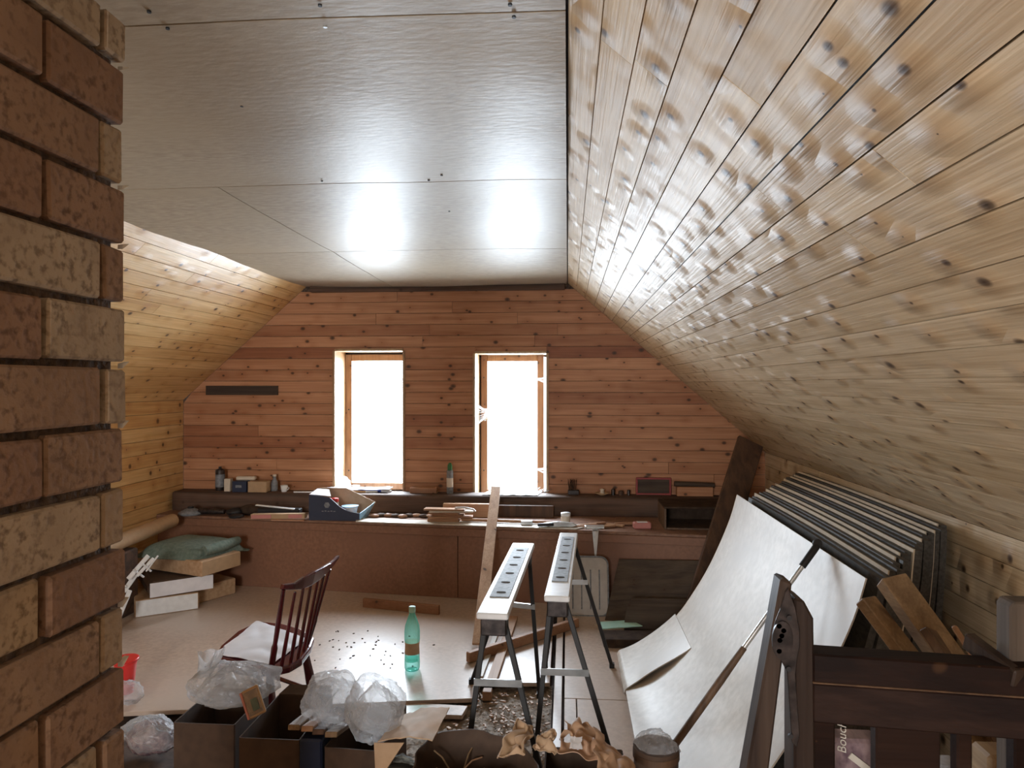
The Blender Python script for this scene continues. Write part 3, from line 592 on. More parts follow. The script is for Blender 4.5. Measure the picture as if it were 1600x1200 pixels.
p = a + Vector((L_ * .74, .09, .006)); q = thing('bowl', 'white round bowl sitting inside the blue carton', 'bowl', p)
MB().lathe([(.03, 0), (.045, .02), (.055, .07), (.06, .086), (.057, .086), (.05, .065), (.035, .022), (0, .016)], p, 24).build('bowl_body', 'white', q); MB().lathe([(.058, .082), (.062, .084), (.062, .088), (.057, .088)], p, 24).build('bowl_rim', 'lightblue', q)
# scraps behind the cover board
rg = random.Random(21)
for k in range(9):
    p = T(585 + k * 11, 5.15 + rg.uniform(-.04, .03)); one(blob(p + Vector((0, 0, .012)), (.03, .02, .013), k, .3, 8, flat=.1), 'bark_scrap', 'card' if k % 2 else 'plankx', ['leftmost', 'second leftmost', 'third leftmost', 'fourth leftmost', 'middle', 'fourth rightmost', 'third rightmost', 'second rightmost', 'rightmost'][k] + ' brown bark scrap between blue carton and offcut stack', 'scrap', group='bark scraps on the bench')
# stack of wood offcuts
zz = BT + .009; rg = random.Random(4)
for k in range(7):
    w_ = rg.uniform(.2, .32); p = T(700 + rg.uniform(-8, 8), 4.99); h_ = .012
    one(MB().box((p.x, p.y, zz + h_ / 2), (w_, .07, h_), rz(rg.uniform(-.12, .12))), 'wood_offcut', 'plankx' if k not in (5,) else 'sheet', ['thin wood offcut, lowest of the bench stack', 'second offcut up in the bench stack', 'third offcut up in the bench stack', 'fourth offcut up in the bench stack', 'fifth offcut up in the bench stack', 'pale offcut near top of the bench stack', 'topmost brown offcut of the bench stack'][k], 'offcut', .0015, 'stacked wood offcuts')
    zz += h_ + .001
p = T(718, 4.98); one(MB().tube([Vector((p.x - .03, 4.97, zz + .006)), Vector((p.x + .04, 4.96, zz + .012)), Vector((p.x + .1, 4.97, zz - .002)), Vector((p.x + .115, 4.97, zz - .018))], .007, 8), 'white_hook', 'white', 'small white bent plastic piece on top of offcut stack', 'hook')
one(bx(T(730, 5.2), .36, .04, .1), 'batten_block', 'plankx', 'upright brown board piece behind the offcut stack', 'board', .003)
one(bx(T(800, 5.24), .62, .03, .085), 'long_batten', 'oldwood', 'long dark board piece against beam behind leaning plank', 'board', .003)
a, c = T(722, 4.98) + Vector((0, 0, .022)), T(862, 4.93) + Vector((0, 0, .022))
one(MB().tube([a, c], .012, 8), 'tool_handle_stick', 'plankx', 'round pale wooden stick lying along the bench behind hammer', 'stick')
p = T(823, 4.9) + Vector((0, 0, .008)); one(bx(p, .08, .03, .03, .05), 'metal_clip', 'steel', 'small grey metal block on bench left of trowel', 'block', .004)
p = T(872, 4.84) + Vector((0, 0, .008)); t = thing('hammer', 'black and steel hatchet hammer lying on bench by white jar', 'hammer', p)
MB().prism([p + Vector(q) for q in [(-.14, 0, .012), (-.06, 0, .03), (.0, 0, .036), (.1, 0, .028), (.13, 0, .012), (.1, 0, .002), (-.05, 0, .0)]], (0, .03, 0)).build('hammer_head', 'steel', t, bevel=.003)
MB().beam(p + Vector((-.14, -.008, .014)), p + Vector((-.03, -.008, .02)), .02, .02).build('handle', 'black', t, bevel=.004)
p = T(884, 4.99); t = thing('jar', 'small pale round jar standing behind hammer on bench', 'jar', p)
MB().lathe([(.03, 0), (.033, .005), (.033, .055), (.03, .06)], p, 18).build('jar_body', 'cream', t); MB().lathe([(.034, .06), (.034, .08), (0, .083)], p, 18).build('jar_lid', 'white', t)
for k in range(6):
    p = T(905 + k * 14, 4.88 + (k % 3) * .05); one(MB().box((p.x, p.y, BT + .008 + .001 * k), (.13, .03, .014), rz(rg.uniform(-.6, .6))), 'wood_shim', 'plankx', ['first', 'second', 'third', 'fourth', 'fifth', 'last'][k] + ' brown wood shim right of the hammer on bench', 'shim', .002, 'wood shims on the bench')
# hanging hand saw like trowel at bench edge
p = Vector((PX(931, 4.66), 4.66, BT)); t = thing('pointing_trowel', 'white bladed pointed tool hanging over bench front edge', 'trowel', p)
q = Vector((PX(931, 4.68), yb(.2) - .03, 0))
MB().prism([(q.x - .022, q.y, BT + .01), (q.x + .022, q.y, BT + .01), (q.x + .006, q.y, BT - .17), (q.x - .004, q.y, BT - .17)], (0, .004, 0)).build('blade', 'white', t)
MB().prism([(q.x - .018, q.y - .001, BT - .0), (q.x - .003, q.y - .001, BT - .0), (q.x + .0, q.y - .001, BT - .13)], (0, .002, 0)).build('blade_groove', 'steel', t)
MB().tube([(q.x + .001, q.y + .002, BT - .17), (q.x + .001, q.y + .002, BT - .215)], .005, 6).build('tip', 'black', t)
MB().box((q.x - .005, q.y + .02, BT + .026), (.13, .035, .022), rz(.15)).build('bracket', 'steel', t, bevel=.004)
MB().box((q.x - .002, q.y + .04, BT + .009), (.035, .08, .016)).build('mount', 'steel', t, bevel=.002)
p = T(1003, 4.88); t = thing('soap_packet', 'small pink and white packet on bench left of shelf', 'packet', p)
bx(p, .12, .06, .045, .1).build('packet_body', 'pink', t, bevel=.008); MB().box((p.x, p.y - .005, p.z + .046), (.07, .04, .003), rz(.1)).build('packet_label', 'white', t)

# ------------------------------------------------------------------ things on the floor at left
fp = lambda px, py, z=0: Pz(px, py, z)
def slab(name, lab, cat, c, w_, d_, h_, a, mt, endm=None, tilt=0, bev=.006):
    rot = rz(a) @ Matrix.Rotation(tilt, 3, 'Y'); t = thing(name, lab, cat, (c[0], c[1], c[2] - h_ / 2))
    MB().box(c, (w_, d_, h_), rot).build('slab_body', mt, t, bevel=bev)
    if endm: MB().box(Vector(c) + rot @ Vector((w_ / 2 + .001, 0, 0)), (.003, d_ * .96, h_ * .92), rot).build('end_label', endm, t)
    return t
A1 = R(28)
slab('insulation_slab', 'white ended insulation slab lying lowest in left corner pile', 'slab', (-2.75, 4.62, .055), .5, .38, .11, -A1 * 2 + R(90) * 0, 'foam', 'white')
slab('insulation_slab', 'tan slab lowest at the back of left corner pile', 'slab', (-2.69, 4.88, .055), .56, .3, .11, -.5, 'foam')
slab('wrapped_package', 'plastic wrapped package with white printed end in left pile', 'package', (-2.70, 4.66, .165), .5, .4, .1, -A1 * 2 + .1, 'card', 'paper', bev=.03)
slab('insulation_slab', 'tan slab upper in left corner pile beneath green cloth', 'slab', (-2.66, 4.74, .275), .66, .34, .1, -.35, 'foam', 'tan')
def cloth(u, v):
    x = -2.92 + u * .5; y = 4.52 + v * .42; e = (2 * u - 1) ** 6 + (2 * v - 1) ** 6; return (x + .12 * v, y, .43 - .09 * min(1, e) + .012 * nz((x, y, 0), 7) - .03 * u)
t = thing('folded_tarp', 'folded green grey tarpaulin on top of left corner pile', 'tarp', (-2.66, 4.74, .33))
MB().sheet(cloth, 24, 20, .012).build('cloth_fold', 'teal_cloth', t); MB().box((-2.62, 4.74, .362), (.42, .34, .05), rz(-.2)).build('cloth_fold', 'teal_cloth', t, bevel=.02, seg=2)
MB().tube([(-2.44, 4.56, .375), (-2.38, 4.7, .38), (-2.36, 4.88, .378)], [.035, .04, .03], 12).build('rolled_edge', 'teal_cloth', t)
a, c = P(243, 818, 5.0), P(180, 872, 4.0)
a.x = -2.92; c.x = -2.9; a.z = .5; c.z = .47
t = thing('cardboard_tube', 'long thick tan cardboard roll lying along the left wall', 'roll', (-2.9, 4.4, .42))
MB().tube([(-2.89, 4.95, .5), (-2.87, 3.9, .47)], .05, 18).build('roll_body', 'tan', t); MB().tube([(-2.8905, 4.953, .5), (-2.89, 4.94, .5)], .032, 14).build('roll_core', 'card_dark', t)
# support below it
one(bx(Vector((-2.9, 4.15, 0)), .14, .6, .42), 'timber_pile', 'beam', 'dark timber block against left wall carrying the cardboard roll', 'block', .01)
t = thing('plastic_trim_scraps', 'bunch of white crumpled trim offcuts leaning on left pile', 'offcuts', (-2.6, 4.2, 0))
rg = random.Random(2)
for k, (pa, pb, w_) in enumerate([((193, 925), (212, 898), .03), ((200, 905), (232, 868), .028), ((214, 900), (240, 872), .02), ((208, 890), (225, 902), .012), ((222, 880), (236, 893), .012), ((228, 893), (247, 868), .01), ((195, 915), (202, 929), .02)]):
    MB().beam(P(*pa, 4.1), P(*pb, 4.16), w_, .01, (0, -1, .2)).build('trim_piece', 'white', t, bevel=.003)
MB().beam(P(172, 1000, 4.02), P(203, 922, 4.1), .028, .012, (0, -1, .2)).build('trim_piece', 'white', t, bevel=.003)
# red cup and white bag by the chimney
p = fp(196, 1082); p.z = 0; t = thing('red_cup', 'bright red flared plastic bucket partly behind the brick chimney', 'bucket', p)
p2 = Vector((p.x, p.y, 0)); MB().lathe([(.035, 0), (.05, .14), (.056, .16), (.05, .16), (.045, .135), (.03, .008), (0, .008)], p2, 20).build('bucket_body', 'red', t); MB().lathe([(.055, .155), (.061, .157), (.061, .167), (.054, .167)], p2, 20).build('bucket_rim', 'red', t)
p = fp(200, 1098); one(blob((p.x, p.y, .045), (.06, .05, .05), 31, .25, 16, flat=.1), 'white_bag', 'film2', 'small white crumpled plastic bag below red bucket', 'bag')
# plank at the bench foot
a, c = fp(570, 946), fp(688, 958); one(MB().beam(a + Vector((0, -.03, .03)), c + Vector((0, -.03, .03)), .025, .06), 'short_plank', 'plankx', 'short tan plank on edge on floor beside bench', 'plank', .003)
# leaning plank
a = P(748, 1012, 3.98); a.z = .012; c = P(775, 763, 5.15)
one(MB().beam(a, c, .074, .02, (1, 0, 0), h2=.02), 'leaning_plank', 'plank', 'long pale plank leaning on the bench edge below right window', 'plank', .002) if False else None
tt = (c - a).normalized(); sd = Vector((1, 0, 0)); nn = tt.cross(sd).normalized()
one(MB().hexa([a - sd * .037, a + sd * .037, a + sd * .037 - nn * .02, a - sd * .037 - nn * .02, c - sd * .034, c + sd * .034, c + sd * .034 - nn * .02, c - sd * .034 - nn * .02]), 'leaning_plank', 'plank', 'long pale plank leaning on the bench edge below right window', 'plank', .002)
a, c = fp(731, 1036), fp(902, 980); one(MB().beam(a + Vector((0, 0, .03)), c + Vector((0, 0, .03)), .035, .055), 'floor_batten', 'plankx', 'brown batten lying slantwise on floor beneath the trestles', 'batten', .004)
a, c = fp(768, 1070), fp(803, 968); one(MB().beam(a + Vector((0, 0, .012)), c + Vector((0, 0, .012)), .05, .022), 'floor_plank', 'plank', 'pale narrow plank lying on floor under left trestle', 'plank', .002)
a, c = fp(756, 1062), fp(790, 966); one(MB().beam(a + Vector((-.02, 0, .009)), c + Vector((-.02, 0, .009)), .03, .016), 'floor_lath', 'sheet', 'thin white lath beside the pale plank under left trestle', 'lath', .002)
p = fp(762, 1078, .0); one(bx(Vector((p.x + .0, p.y - .01, -.04)), .045, .05, .045), 'small_block', 'plank', 'little pale wood block in the floor gap', 'block', .003)

# ------------------------------------------------------------------ trestles
def trestle(lab, tn, tf, feet, straps, w_):
    TZ = .75; A, Bp = Vector(tn), Vector(tf); d = (Bp - A).normalized(); sd = Vector((d.y, -d.x, 0))
    t = thing('folding_trestle', lab, 'trestle', ((A.x + Bp.x) / 2, (A.y + Bp.y) / 2, 0))
    MB().beam(A - Vector((0, 0, .012)), Bp - Vector((0, 0, .012)), w_, .022).build('top_rail', 'white', t, bevel=.004)
    MB().beam(A.lerp(Bp, .17) + Vector((0, 0, .0)), A.lerp(Bp, .9) + Vector((0, 0, .0)), w_ * .66, .004).build('metal_inlay', 'grey', t, 'grey metal inlay')
    for k in range(6):
        c = A.lerp(Bp, .22 + k * .125); MB().lathe([(.013, .002), (.013, .0035)], c, 14, Matrix.Rotation(math.atan2(-sd.x, sd.y), 3, 'Z') @ Matrix.Diagonal((.6, 1.3, 1))).build('dog_hole', 'card_dark', t)
    MB().beam(A + d * .05 - Vector((0, 0, .05)), Bp - d * .05 - Vector((0, 0, .05)), w_ * .5, .05).build('channel', 'steel', t, 'steel channel')
    for e, q in ((A, d * .06), (Bp, -d * .06)): MB().box(e + q - Vector((0, 0, .055)), (w_ * .82, .07, .06), rz(math.atan2(d.y, d.x) - math.pi / 2)).build('end_bracket', 'darkiron', t, bevel=.004)
    for k, ft in enumerate(feet):
        e, q = (A, d * .06) if k < 2 else (Bp, -d * .06); s_ = -1 if k % 2 == 0 else 1
        lg = MB().beam(e + q + sd * s_ * w_ * .3 - Vector((0, 0, .04)), Vector((ft[0], ft[1], .01)), .018, .018, (0, 1, .1)).build('leg', 'black', t, bevel=.002)
        MB().box((ft[0], ft[1], .012), (.026, .026, .024)).build('rubber_foot', 'black', lg)
    for k, f_ in enumerate(straps):
        L0 = (A if k == 0 else Bp); q = d * (.06 if k == 0 else -.06); s0_, s1_ = [(L0 + q + sd * s_ * w_ * .3 - Vector((0, 0, .04))).lerp(Vector((*feet[k * 2 + j][:2], .01)), f_) for j, s_ in enumerate((-1, 1))]
        MB().beam(s0_ + Vector((-.01, -.012, 0)), s1_ + Vector((.01, -.012, 0)), .004, .024, (0, 0, 1)).build('cross_brace', 'steel', t, 'bright steel cross brace')
    return t
g = lambda px, Y: (PX(px, Y), Y)
trestle('folding steel trestle with grey slotted top, left of the pair', Pz(769, 958, .75), Pz(818, 848, .75), [g(712, 2.25), g(875, 2.25), g(737, 3.5), (fp(843, 1090).x, fp(843, 1090).y)], [.28, .36], .105)
trestle('folding steel trestle with grey slotted top, right of the pair', Pz(870, 931, .75), Pz(889, 832, .75), [g(827, 2.42), g(986, 2.42), (fp(852, 1045).x, 3.72), (fp(956, 1043).x, fp(956, 1043).y)], [.33, .3], .09)

# ------------------------------------------------------------------ bottle
p = fp(644, 1046); t = thing('water_bottle', 'teal clear plastic water bottle standing on floor between chair and trestles', 'bottle', p)
MB().lathe([(.0, .012), (.02, .004), (.034, 0), (.04, .012), (.041, .04), (.038, .1), (.036, .13), (.041, .16), (.041, .2), (.038, .23), (.026, .265), (.015, .295), (.013, .31)], p, 28).build('bottle_body', 'pet', t)
MB().lathe([(.0175, .302), (.0175, .33), (0, .331)], p, 18).build('bottle_cap', 'mint', t)
MB().lathe([(.0395, .088), (.0385, .1), (.037, .13), (.0405, .148)], p, 28).build('bottle_label', 'card_in', t, 'brown and pale printed label')
MB().lathe([(.033, .05), (.0385, .05), (.0385, .06), (.033, .06)], p, 20).build('inner_ring', 'pet', t)

# ------------------------------------------------------------------ chair
SZ = .42
arc = [Pz(*q, SZ) for q in [(427, 1046), (453, 1040), (472, 1029), (486, 1010), (491, 996)]]
front = [Pz(*q, SZ) for q in [(470, 982), (442, 974), (404, 970), (372, 985), (345, 1008), (336, 1024), (350, 1038), (390, 1046)]]
t = thing('spindle_chair', 'dark red wooden spindle back chair facing left with papers on seat', 'chair', ((arc[0] + front[3]) / 2).xy.to_3d())
MB().prism([q - Vector((0, 0, .03)) for q in arc + front], (0, 0, .03)).build('seat', 'chair', t, bevel=.008, seg=2)
tops = [(443, 921), (461, 925), (474, 918), (486, 912), (497, 906), (506, 898), (515, 889)]
ty = [2.56, 2.62, 2.66, 2.72, 2.79, 2.87, 2.94]
for k, (q, yy) in enumerate(zip(tops, ty)):
    f_ = k / 6 * 4; i = min(3, int(f_)); bse = arc[i].lerp(arc[i + 1], f_ - i); cc = sum(front, Vector()) / len(front); bse = bse.lerp(Vector((cc.x, cc.y, SZ)), .07); tp = P(*q, yy)
    r_ = [.009, .011, .009, .008, .007] if k in (0, 6) else [.007, .0085, .008, .007, .006]
    pts = [bse.lerp(tp, x) for x in (0, .25, .3, .6, 1)]
    if k == 0: r_ = [.012, .013, .009, .011, .008]
    MB().tube(pts, r_, 8).build('spindle', 'chair', t)
# crest rail: raised middle, curved in plan
cr = []
for k, (q, yy) in enumerate(zip([(440, 917), (458, 916), (472, 911), (487, 904), (500, 896), (513, 886), (520, 879), (527, 870)], [2.55, 2.6, 2.65, 2.71, 2.79, 2.88, 2.93, 2.99])): cr.append(P(*q, yy))
hs = [.018, .024, .046, .05, .046, .03, .022, .014]; b = MB(); vs = []
for k, q in enumerate(cr):
    tg = (cr[min(k + 1, 7)] - cr[max(k - 1, 0)]); sd = Vector((tg.y, -tg.x, 0)).normalized() * .010; up = Vector((.3, -.1, 1)).normalized() * hs[k]
    vs += [q - sd - up * .6, q + sd - up * .6, q + sd + up * .6, q - sd + up * .6]
b.add(vs, [(k * 4 + j, k * 4 + (j + 1) % 4, k * 4 + 4 + (j + 1) % 4, k * 4 + 4 + j) for k in range(7) for j in range(4)] + [(0, 1, 2, 3), (28, 29, 30, 31)]); b.build('crest_rail', 'chair', t, bevel=.005, seg=2)
ft = [(fp(398, 1165), arc[0]), (fp(508, 1112), arc[4]), (fp(425, 1080), front[2]), (fp(318, 1150), front[5])]
mid = Vector(((arc[0] + front[3]) / 2)); legs = []
for f_, tp in ft:
    tp2 = Vector((tp.x, tp.y, SZ - .03)).lerp(Vector((mid.x, mid.y, SZ - .03)), .18); out = Vector((tp.x, tp.y, 0)) + (Vector((tp.x, tp.y, 0)) - Vector((mid.x, mid.y, 0))) * .12
    MB().tube([out, out.lerp(tp2, .3), out.lerp(tp2, .6), tp2], [.012, .019, .021, .014], 10).build('leg', 'chair', t); legs.append((out, tp2))
for i, j, h in ((0, 1, .42), (0, 3, .5), (1, 2, .5), (2, 3, .42)): MB().tube([legs[i][0].lerp(legs[i][1], h), legs[j][0].lerp(legs[j][1], h)], .009, 8).build('stretcher', 'chair', t)
q00, q10, q01, q11 = Pz(425, 1040, SZ), Pz(482, 998, SZ), Pz(330, 1022, SZ), Pz(400, 967, SZ)
def pap(u, v):
    v = v * (.97 + .05 * nz((u * 9, 0, 0), 1) + .03 * nz((u * 23, 4, 0), 1)); u = u * (.96 + .03 * nz((v * 8, 2, 0), 1))
    q = q00.lerp(q10, u).lerp(q01.lerp(q11, u), v); dr = max(0, v - .8); q = q + Vector((0, 0, .004 + .006 * abs(nz((u * 2, v * 2, 0), 1.4)) - .2 * dr * dr)); return q
one(MB().sheet(pap, 26, 26, .0015), 'newspaper', 'paper', 'white paper sheets spread over the red chair seat', 'paper')

# ------------------------------------------------------------------ bench-side panels (right of the trestles)
t = thing('storage_lid', 'grey translucent ribbed plastic lid leaning against bench', 'lid', (PX(918, 4.6), 4.6, 0))
def rrect(px0, px1, z0, z1, r, Y, lean):
    pts = []; x0, x1 = PX(px0, Y), PX(px1, Y)
    for cx, cz, a0 in [(x1 - r, z1 - r, 0), (x0 + r, z1 - r, 90), (x0 + r, z0 + r, 180), (x1 - r, z0 + r, 270)]:
        for k in range(6): a_ = R(a0 + k * 18); pts.append((cx + r * math.cos(a_), cz + r * math.sin(a_)))
    return [(x, Y + (z - z0) * lean, z) for x, z in pts]
MB().prism(rrect(884, 951, .0, .36, .05, 4.58, .28), (0, .01, 0)).build('lid_panel', 'lid', t, bevel=.003)
MB().prism(rrect(884, 951, .0, .36, .05, 4.588, .28), (0, .004, 0)).build('lid_back', 'grey', t)
pr = rrect(884, 951, .0, .36, .05, 4.575, .28); MB().tube([Vector(q) for q in pr] + [Vector(pr[0])], .006, 8, False).build('lid_rim', 'grey', t)
for k in range(4):
    x = PX(895 + k * 14, 4.58); MB().tube([(x, 4.588, .04), (x, 4.588 + .066, .28)], .004, 6).build('rib', 'grey', t)
t0 = one(MB().hexa([(PX(945, 4.52), 4.5, 0), (1.02, 4.42, 0), (1.02, 4.43, 0), (PX(945, 4.52), 4.51, 0), (PX(968, 4.68), 4.72, .335), (1.08, 4.62, .36), (1.08, 4.63, .36), (PX(968, 4.68), 4.73, .335)]), 'dark_board', 'greyboard', 'large thin dark brown board leaning against right bench front', 'board')
def arch(u, v): x = PX(988, 4.42) + u * .36; a_ = R(0 + 100 * v); return (x - .06 * math.cos(a_) * (1 - u), 4.42 - .12 * math.cos(a_), .005 + .165 * math.sin(a_))
one(MB().sheet(arch, 14, 12, .006), 'curved_offcut', 'greyboard', 'dark curved sheet offcut lying before the dark leaning board', 'sheet')
a, c = Pz(934, 974, .06), Pz(1002, 972, .06)
one(MB().prism([Pz(935, 973, .05), Pz(938, 984, .05), Pz(1004, 979, .05), Pz(985, 970, .05)], (0, 0, .006)), 'mint_board', 'mint', 'small mint green board lying flat beside dark curved sheet', 'board', .001)
p = Pz(970, 975, 0); one(MB().box((p.x + .12, 4.12, .024), (.5, .16, .048), rz(.05)), 'dark_crate', 'card_dark', 'low dark wooden block carrying the mint green board', 'block', .004)

# leaning wide board
a = Pz(1083, 990, 0); c = P(1179, 682, 4.93); tt = (c - a).normalized(); sd = Vector((.97, .25, 0)).normalized(); sd = (sd - tt * sd.dot(tt)).normalized(); nn = tt.cross(sd)
c -= Vector((.02, 0, .03))
one(MB().hexa([a - sd * .09, a + sd * .09, a + sd * .09 + nn * .03, a - sd * .09 + nn * .03, c - sd * .09, c + sd * .09, c + sd * .09 + nn * .03, c - sd * .09 + nn * .03]), 'wide_board', 'oldwood', 'wide dark brown board leaning on right slope beside sheet stack', 'board', .003)

# ------------------------------------------------------------------ sheet stack and bent sheets
prof = [(.30, .0), (.40, .035), (.51, .11), (.62, .22), (.71, .35), (.785, .48), (.85, .62), (.905, .76), (.94, .885)]
def cur(v):
    f_ = v * (len(prof) - 1); i = min(len(prof) - 2, int(f_)); k = f_ - i
    p0 = prof[max(i - 1, 0)]; p1 = prof[i]; p2 = prof[i + 1]; p3 = prof[min(i + 2, len(prof) - 1)]
    return [.5 * ((2 * p1[j]) + (-p0[j] + p2[j]) * k + (2 * p0[j] - 5 * p1[j] + 4 * p2[j] - p3[j]) * k * k + (-p0[j] + 3 * p1[j] - 3 * p2[j] + p3[j]) * k ** 3) for j in (0, 1)]
def bent(off, yn, yf, bulge, lift=0):
    def fn(u, v):
        x, z = cur(v); y = yn + u * (yf - yn); near = 1 - u
        x -= .05 * near * math.sin(math.pi * v) ** 2 * bulge
        d_ = Vector((-.8, 0, .6)); return (x + d_.x * off, y, z + d_.z * off + lift * near * 0)
    return fn
one(MB().sheet(bent(.012, 2.33, 3.95, .3), 14, 30, .005), 'bent_fibreboard', 'sheet_edge', 'lower large bent sheet just showing beneath the big pale one', 'sheet')
one(MB().sheet(bent(.024, 2.25, 3.9, .3), 22, 40, .005), 'bent_fibreboard', 'sheet', 'big pale fibreboard sheet bent from floor up to stack top', 'sheet')
def corner(u, v):                                                    # loose piece lying on the foot of the bent sheet, near edge sprung up
    vv = v * .37; x, z = cur(vv); y = 3.43 + u * .50 + .03 * math.sin(math.pi * v)
    lift = .03 + .026 * math.sin(math.pi * v) ** 1.2 * (1 - u) ** 2; return (x - .8 * lift, y, z + .6 * lift - .012 * (v < .02))
one(MB().sheet(corner, 16, 20, .005), 'bent_offcut', 'sheet', 'loose sheet piece with sprung up edge at foot of bent sheet', 'sheet')
ORD = 'first second third fourth fifth sixth seventh eighth ninth tenth eleventh twelfth thirteenth fourteenth fifteenth sixteenth seventeenth eighteenth'.split()
rg = random.Random(12); x = .985; k = 0; nL = nD = 0
seq = 'DDLDDDLDLDDLDDDLDDLDLDDLD'
tw = {'L': .009, 'D': .03}; tot = sum(tw[s_] for s_ in seq); sc_ = (1.475 - .985) / tot
for s_ in seq:
    th = tw[s_] * sc_; f_ = (x - .985) / .49
    zt = .885 + f_ * .07 + (.003 if s_ == 'L' else rg.uniform(-.004, .0)); yn = 2.3 + f_ * .6 + rg.uniform(-.03, .04) + (.02 if s_ == 'L' else 0); yf = 3.92 + f_ * .66 + rg.uniform(-.02, .03)
    bot = x - .30 * (1 - f_) - .06
    def fn(u, v, x=x, bot=bot, zt=zt, yn=yn, yf=yf): return (bot + (x - bot) * (1 - (1 - v) ** 1.5) + .018 * math.sin(u * 3.1) * v, yn + u * (yf - yn), .002 + v * (zt - .002))
    o = MB().sheet(fn, 8, 8, -(th - .0025)); nL += s_ == 'L'; nD += s_ == 'D'; lab = '%s %s board from the room side of the wall stack' % (ORD[(nL if s_ == 'L' else nD) - 1], 'thin pale' if s_ == 'L' else 'thick dark')
    o.build('stacked_board', 'sheet_edge' if s_ == 'L' else 'bitumen', None, lab, cat='board', group='pale boards of the stack' if s_ == 'L' else 'dark boards of the stack')
    x += th

# rod
a = P(1277, 852, 2.6); Yf = 2.42
ft = P(1277 - 215 / 298 * (600 + 1650 / Yf - 852), 600 + 1650 / Yf, Yf); ft.z = .005
t = thing('long_pole', 'long thin pole with black grip leaning on the sheet stack', 'pole', ft)
q = lambda f_: ft.lerp(a, f_)
MB().tube([q(0), q(.5), q(.62)], [.012, .014, .011], 10).build('wooden_shaft', 'oldwood', t); MB().tube([q(.62), q(.92)], .0085, 10).build('metal_shaft', 'steel', t, 'bright metal upper tube')
MB().tube([q(.92), q(.995), q(1.0)], [.013, .013, .009], 10).build('grip', 'black', t, 'black grip'); b = MB()
MB().lathe([(.016, -.006), (.018, 0), (.016, .006)], q(1.0) + Vector((0, 0, .006)), 14, Matrix.Rotation(R(90), 3, 'X')).build('end_ring', 'black', t)

# ------------------------------------------------------------------ wooden gate-like frame at right
RY = 1.25
t = thing('wooden_railing', 'dark stained wooden rail frame with iron strap hinge, right foreground', 'railing', (PX(1400, 1.22), 1.22, 0))
def quad_post(pts, dy, nm, mt, Y, lab=None, bev=.004):
    return MB().prism([P(px, py, Y) for px, py in pts], (0, dy, 0)).build(nm, mt, t, lab, bev)
pb = P(1243, 905, RY); zt = pb.z; xa, xb = PX(1241, RY), PX(1272, RY)
MB().prism([(xa, RY, 0), (xb + .012, RY, 0), (xb, RY, P(0, 935, RY).z), (xa + .016, RY, P(0, 908, RY).z), (xa, RY, P(0, 906, RY).z)], (0, .06, 0)).build('post', 'post', t, bevel=.004)
# raking leg to the left of the post
tl, tr_ = P(1222, 905, RY), P(1240, 912, RY); Yb = RY
dl = (1168 - 1222) / 295; dr_ = (1203 - 1240) / 288
bl = P(1222 + dl * (600 + 1650 / RY - 905), 600 + 1650 / RY, RY); br = P(1240 + dr_ * (600 + 1650 / RY - 912), 600 + 1650 / RY, RY)
MB().prism([(bl.x, RY + .005, 0), (br.x, RY + .005, 0), tr_ + Vector((0, .005, 0)), tl + Vector((0, .005, 0))], (0, .045, 0)).build('raking_leg', 'post', t, bevel=.004)
st = MB().prism([P(px, py, RY - .004) for px, py in [(1227, 925), (1232, 918), (1243, 950), (1250, 985), (1250, 1010), (1246, 1030), (1243, 1055), (1247, 1110), (1250, 1150), (1245, 1168), (1237, 1160), (1234, 1110), (1230, 1050), (1222, 1035), (1210, 1012), (1207, 990), (1212, 970), (1220, 950)]], (0, .004, 0)).build('strap_hinge', 'darkiron', t, 'dark iron strap hinge', .0012)
MB().lathe([(.0, -.004), (.028, -.002), (.028, .004)], P(1222, 1000, RY - .006), 20, Matrix.Rotation(R(90), 3, 'X') @ Matrix.Diagonal((.62, 1.2, 1))).build('hinge_plate', 'darkiron', st)
for px, py in [(1217, 978), (1221, 993), (1213, 1007), (1217, 1017), (1224, 985), (1233, 965), (1218, 1000), (1232, 1045), (1235, 1150)]:
    MB().lathe([(.0, -.004), (.004, -.003), (.0045, .002)], P(px, py, RY - .008), 8, Matrix.Rotation(R(90), 3, 'X')).build('bolt_head', 'black', st)
R1 = 1.185
def hrail(py0, py1, h, th, nm, mt, dy=0):
    a_ = P(1270, py0, RY + dy); c_ = P(1600, py1, R1 + dy); e = (c_ - a_).normalized(); c2 = c_ + e * .03
    return MB().hexa([a_ + Vector((0, 0, -h)), c2 + Vector((0, 0, -h)), c2 + Vector((0, th, -h)), a_ + Vector((0, th, -h)), a_, c2, c2 + Vector((0, th, 0)), a_ + Vector((0, th, 0))]).build(nm, mt, t, bevel=.003)
hrail(1022, 1045, .05, .05, 'top_rail', 'rail', -.0); hrail(1068, 1091, .068, .03, 'lower_rail', 'rail', .0)
ws = hrail(1066.5, 1089.5, .0025, .022, 'edge_strip', 'oldwood', -.004)
for x0_, x1_ in ((1272, 1308), (1372, 1474), (1500, 1524), (1590, 1625)):
    Yq = RY - (x0_ - 1270) / 330 * .065; xa_, xb_ = PX(x0_, Yq), PX(x1_, Yq); ztop = .93
    MB().box(((xa_ + xb_) / 2, Yq + .02, ztop / 2), (xb_ - xa_, .025, ztop)).build('baluster', 'rail', t, bevel=.003)
xq = PX(1597, R1); MB().prism([(xq, R1 + .03, 0), (xq + .07, R1 + .03, 0), (xq + .07, R1 + .03, P(0, 912, R1).z), (xq + .006, R1 + .03, P(0, 912, R1).z), (xq, R1 + .03, P(0, 920, R1).z)], (0, .04, 0)).build('post', 'greypost', t, 'grey brown right post', .003)
